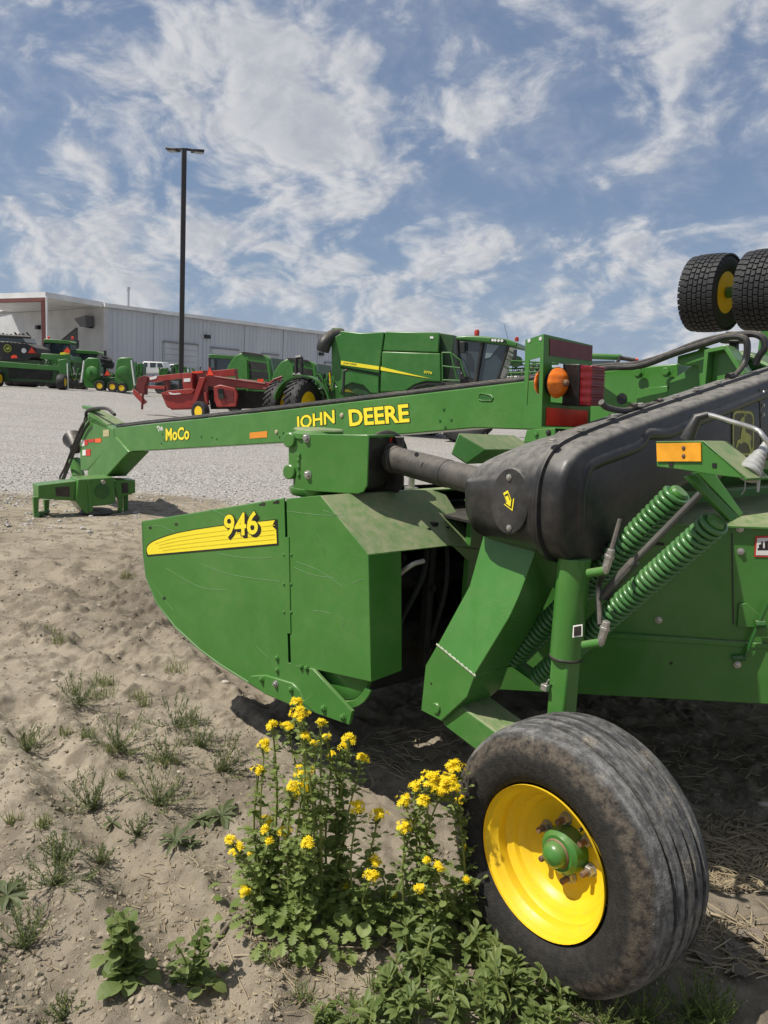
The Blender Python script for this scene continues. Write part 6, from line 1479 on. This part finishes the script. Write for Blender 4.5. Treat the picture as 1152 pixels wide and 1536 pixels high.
for x, y in ((157, 540), (160, 546), (112, 580), (120, 583)):
    p = vplane(157, 46, 0)(x, y); MB().lathe([(.2, -.12), (.42, -.14), (.45, 0), (.42, .14), (.2, .12)], p, V3(.3, -.2, 1), 20, closed=True).build('implement_tyre', M_TYREC, ty_root, r_base[ty_root.name], 0, 40)
MB().tube([vplane(157, 46, 0)(157, 540), gnd(vplane(157, 46, 0)(157, 560))], .1, 8).tube([vplane(157, 46, 0)(116, 582), gnd(vplane(157, 46, 0)(116, 584))], .1, 8).build('tyre_rack', M_BBLACK, ty_root, r_base[ty_root.name], 0, 0)
# white vehicles
Sp = vplane(225, 58, 2)
sv = root_at('parked_suv', Sp, 225, 592, 'white boxy utility vehicle parked along the ribbed wall', 'car')
slab(sv, 'body', Sp, [(202, 552), (211, 549), (215, 542), (244, 543), (247, 550), (248, 560), (203, 560)], M_BWHITE, 1.8, 0, .06)
for q in ([(216.5, 544), (221, 544), (221, 550), (214.5, 550)], [(225, 544), (234, 544.3), (233, 551), (225, 551)], [(236, 544.5), (242.5, 545), (245, 551), (236, 551)]): slab(sv, 'window', Sp, q, M_BGLASS, .02, .01)
for x in (210, 240): wheel_on_ground(sv, Sp, x, .05, .40, .28, M_STEEL, 0)
Sp2 = vplane(255, 60, 2)
sv2 = root_at('parked_pickup', Sp2, 258, 592, 'white pickup with low bonnet just behind the light pole', 'car')
slab(sv2, 'body', Sp2, [(248, 552), (256, 546), (266, 546.5), (268, 552), (278, 554), (278, 562), (248, 562)], M_BWHITE, 1.8, 0, .05)
slab(sv2, 'window', Sp2, [(251, 551.5), (257, 547.5), (264, 548), (265, 552)], M_BGLASS, .02, .01)
for x in (253, 274): wheel_on_ground(sv2, Sp2, x, .05, .38, .28, M_STEEL, 0)
for i, (x0, y0, w, h, lab) in enumerate(((203, 544, 11, 24, 'dark green upright implement beside the white utility vehicle'), (238, 551, 14, 22, 'dark green toolbar implement at the foot of the light pole'), (256, 545, 20, 26, 'green folded disc implement behind the light pole'))):
    q = vplane(x0, 50, 0); r = root_at('parked_implement', q, x0+w/2, 592, lab, 'implement')
    slab(r, 'implement_body', q, [(x0, y0+8), (x0+w*.3, y0), (x0+w*.7, y0+1), (x0+w, y0+6), (x0+w, y0+h), (x0, y0+h)], M_BGREEND, .8, 0, .05)
    for k in range(7): bar(r, 'implement_arm', q, (x0+rnd.uniform(0, w), y0+rnd.uniform(-1, 8)), (x0+rnd.uniform(0, w), y0+h*rnd.uniform(.5, 1)), .06, rnd.choice([M_BGREEN, M_BBLACK, M_BGREEN]), .2, 5)
    for x in (x0+3, x0+w-3): wheel_on_ground(r, q, x, .1, .4, .3, M_BBLACK, 0)
# shrub before the warehouse corner
p = gnd(DP(158, 560, 58)); sh = empty('bare_shrub', p, 'reddish bare shrub growing at the warehouse corner', 'shrub')
st = MB(); fo = MB()
for k in range(26):
    d = rdir(.5, 1.45); tip = p+d*rnd.uniform(1.4, 3.0); st.tube(bez([p, p+d*.8+rdir()*.15, tip], 6), [.03, .025, .02, .016, .012, .01, .008], 4)
    for j in range(14):
        c_ = p+d*rnd.uniform(.9, 2.9)+rdir(-1, 1)*.25; add_leaf(fo, c_, rdir(-.5, 1), .11, 1.2, OVATE, .2)
st.build('branches', simple('shrub_bark', (.10, .075, .06), .8), sh, p, 0, 50); fo.build('foliage', leaf_mat('shrub_leaf', (.14, .085, .07), (.24, .16, .13), .7, .2), sh, p, 0, 0)['kind'] = 'stuff'

# ---------------------------------------------------------------- folded cutter wing standing at the right, wheels in the air
TYR, TYW = .375, .36
axd = unit(V3(.676, -.737, 0))
c1 = DP(1068, 440, 7.7); c2 = c1+axd*.54
rc_p = gnd(c1+V3(2.2, .9, 0)); rc = empty('rotary_cutter', rc_p, 'folded rotary cutter wing holding turf tyres with yellow rims up in the air', 'cutter'); r_base[rc.name] = rc_p
M_TURF = rubber('turf_rubber', (.016, .017, .019), (.06, .06, .06), .25)
def turf_tyre(c):
    prof = [(TYR*.52, .40*TYW), (TYR*.70, .50*TYW), (TYR*.88, .49*TYW), (TYR*.95, .42*TYW), (TYR*.975, .30*TYW), (TYR*.985, 0), (TYR*.975, -.30*TYW), (TYR*.95, -.42*TYW), (TYR*.88, -.49*TYW), (TYR*.70, -.50*TYW), (TYR*.52, -.40*TYW)]
    t = bp_(MB().lathe(prof, c, axd, 56, closed=True), 'tyre', M_TURF, rc, 0, 40)
    e1, e2 = perp(axd); mb = MB(); n = 38
    for k in range(n):
        for j in range(7):
            a = 2*math.pi*(k+(.5 if j % 2 else 0)*.5)/n; d = math.cos(a)*e1+math.sin(a)*e2; q = -math.sin(a)*e1+math.cos(a)*e2
            h = (j-3)/3.0*.40*TYW; rr_ = TYR*(.985-.028*abs((j-3)/3)**3); wid = TYW*.055 if j not in (0, 6) else TYW*.085
            mb.box(c+d*(rr_+.002)+axd*h, d*.010, axd*wid, q*TYR*.066)
    tb_ = bp_(mb, 'tread_blocks', M_TURF, rc, .003, 30, None); tb_['kind'] = 'stuff'
    bp_(MB().lathe([(TYR*.535, .41*TYW), (TYR*.50, .38*TYW), (TYR*.47, .20*TYW), (TYR*.40, .02*TYW), (TYR*.16, .0), (TYR*.15, .12*TYW), (TYR*.15, -.1*TYW), (TYR*.535, -.41*TYW)], c, axd, 40), 'wheel_rim', M_YELLOW, rc, 0, 40)
turf_tyre(c1); turf_tyre(c2)
bp_(MB().tube([c1-axd*.1, c2+axd*.6], .035, 14).tube([c1+axd*.16, c1+axd*.30], .055, 14), 'axle', M_BGREEN, rc, 0, 40)
e_ = unit(V3(.737, .676, 0))
bp_(MB().box(c2+axd*.45+e_*.5, axd*.05, e_*.6, UPV*.06), 'axle_arm', M_BGREEN, rc, .01)
bp_(MB().box(V3(*(c2+axd*.45+e_*1.1)[:2], 1.9), axd*.9, e_*.08, UPV*1.25), 'folded_wing', M_BGREEN, rc, .02)
bp_(MB().box(V3(*(c2+axd*.45+e_*2.2)[:2], .55), axd*.9, e_*1.1, UPV*.14), 'centre_deck', M_BGREEN, rc, .02)
for s_ in (-.6, .6): p = gnd(c2+axd*(.45+s_)+e_*2.6); yard_wheel(rc, p+UPV*.37, axd, .375, .3)
# long green boom seen over the tongue
Bq = vplane(925, 22, -10); bm = root_at('sprayer_boom', Bq, 925, 660, 'green tubular boom with dark clamps behind the tail lamp', 'implement')
bar(bm, 'boom_tube', Bq, (880, 534), (932, 536), .085, M_BGREEN, 0, 12); bar(bm, 'boom_end', Bq, (932, 537), (956, 541), .06, M_BBLACK, 0, 8); bar(bm, 'red_cap', Bq, (953, 541), (957, 539), .06, M_SMVB, 0, 8)
bar(bm, 'boom_clamp', Bq, (931, 534), (922, 552), .05, M_BBLACK, .15, 6); slab(bm, 'boom_screen', Bq, [(884, 541), (922, 541), (926, 552), (884, 552)], M_BGLASS2, .05, -.1)
slab(bm, 'boom_mast', Bq, [(880, 550), (930, 552), (930, 640), (880, 640)], M_BGREEND, .3, -.3)
# trees on the horizon
M_FAR = leaf_mat('far_tree_leaf', (.05, .07, .035), (.11, .13, .07), .8, .2)
def far_tree(x, d, h, lab):
    p = gnd(DP(x, 605, d)); r = empty('distant_tree', p, lab, 'tree', 'trees on the horizon')
    MB().tube([p, p+UPV*h*.5], [h*.03, h*.015], 6).build('trunk', M_TWIG, r, p, 0, 40)
    c = MB()
    for k in range(420):
        dd_ = rdir(-1.3, 1.5); rr_ = rnd.uniform(.3, 1)**.5; q = p+UPV*h*.6+dd_*V3(.34, .34, .42)*h*rr_*(.75+.35*math.sin(dd_[0]*5+dd_[2]*7+x))
        s_ = h*.045; a_ = rdir(-1, 1)*s_; b_ = rdir(-1, 1)*s_; c.add([q-a_, q+b_, q+a_, q-b_], [(0, 1, 2, 3)])
    c.build('crown', M_FAR, r, p, 0, 0)['kind'] = 'stuff'
for i, (x, d, h) in enumerate(((786, 260, 13), (800, 280, 15), (812, 270, 14), (900, 300, 14), (930, 280, 13), (958, 290, 15), (980, 270, 15), (1000, 285, 16), (1020, 300, 16), (1060, 270, 15), (1120, 290, 16), (870, 280, 14))):
    far_tree(x, d, h, 'hazy grey green tree on the far horizon beyond the yard')

# more implements filling the row before the canopy and the wall
for i, (x0, y0, w, h, d, lab, nn) in enumerate(((57, 536, 34, 26, 47, 'dark green tillage implement with many folded shanks before the canopy', 26), (104, 548, 24, 30, 45, 'green mounted implement with black discs beside the folded wing', 22), (148, 552, 26, 22, 48, 'low green implement frame between the folded wings', 16), (268, 550, 36, 18, 42, 'green toolbar implement behind the pivot of the red mower', 18), (476, 556, 30, 30, 33, 'green linkage frame between baler and combine', 20))):
    q = vplane(x0, d, 0); r = root_at('parked_implement', q, x0+w/2, 592, lab, 'implement')
    slab(r, 'implement_frame', q, [(x0, y0+h*.45), (x0+w, y0+h*.40), (x0+w, y0+h*.62), (x0, y0+h*.66)], M_BGREEND, .5, 0, .03)
    for k in range(nn):
        xa, ya = x0+rnd.uniform(0, w), y0+rnd.uniform(0, h*.5); bar(r, 'shank', q, (xa, ya), (xa+rnd.uniform(-6, 6), ya+rnd.uniform(.25, .6)*h), rnd.uniform(.025, .06), rnd.choice([M_BGREEN, M_BGREEN, M_BBLACK, M_BGREEND, M_STEEL]), rnd.uniform(-.3, .5), 5)
    for k in range(max(2, nn//7)):
        c = q.off(.3)(x0+w*(k+.5)/max(2, nn//7), 600); c = gnd(c)+UPV*.28; MB().lathe([(.0, .02), (.22, .0), (.28, -.03)], c, q.n+q.e*.5, 16).build('disc_blade', M_BBLACK, r, r_base[r.name], 0, 30)
    bar(r, 'implement_stand', q, (x0+w*.5, y0+h*.6), (x0+w*.5, y0+h+8), .06, M_BBLACK, 0, 5)
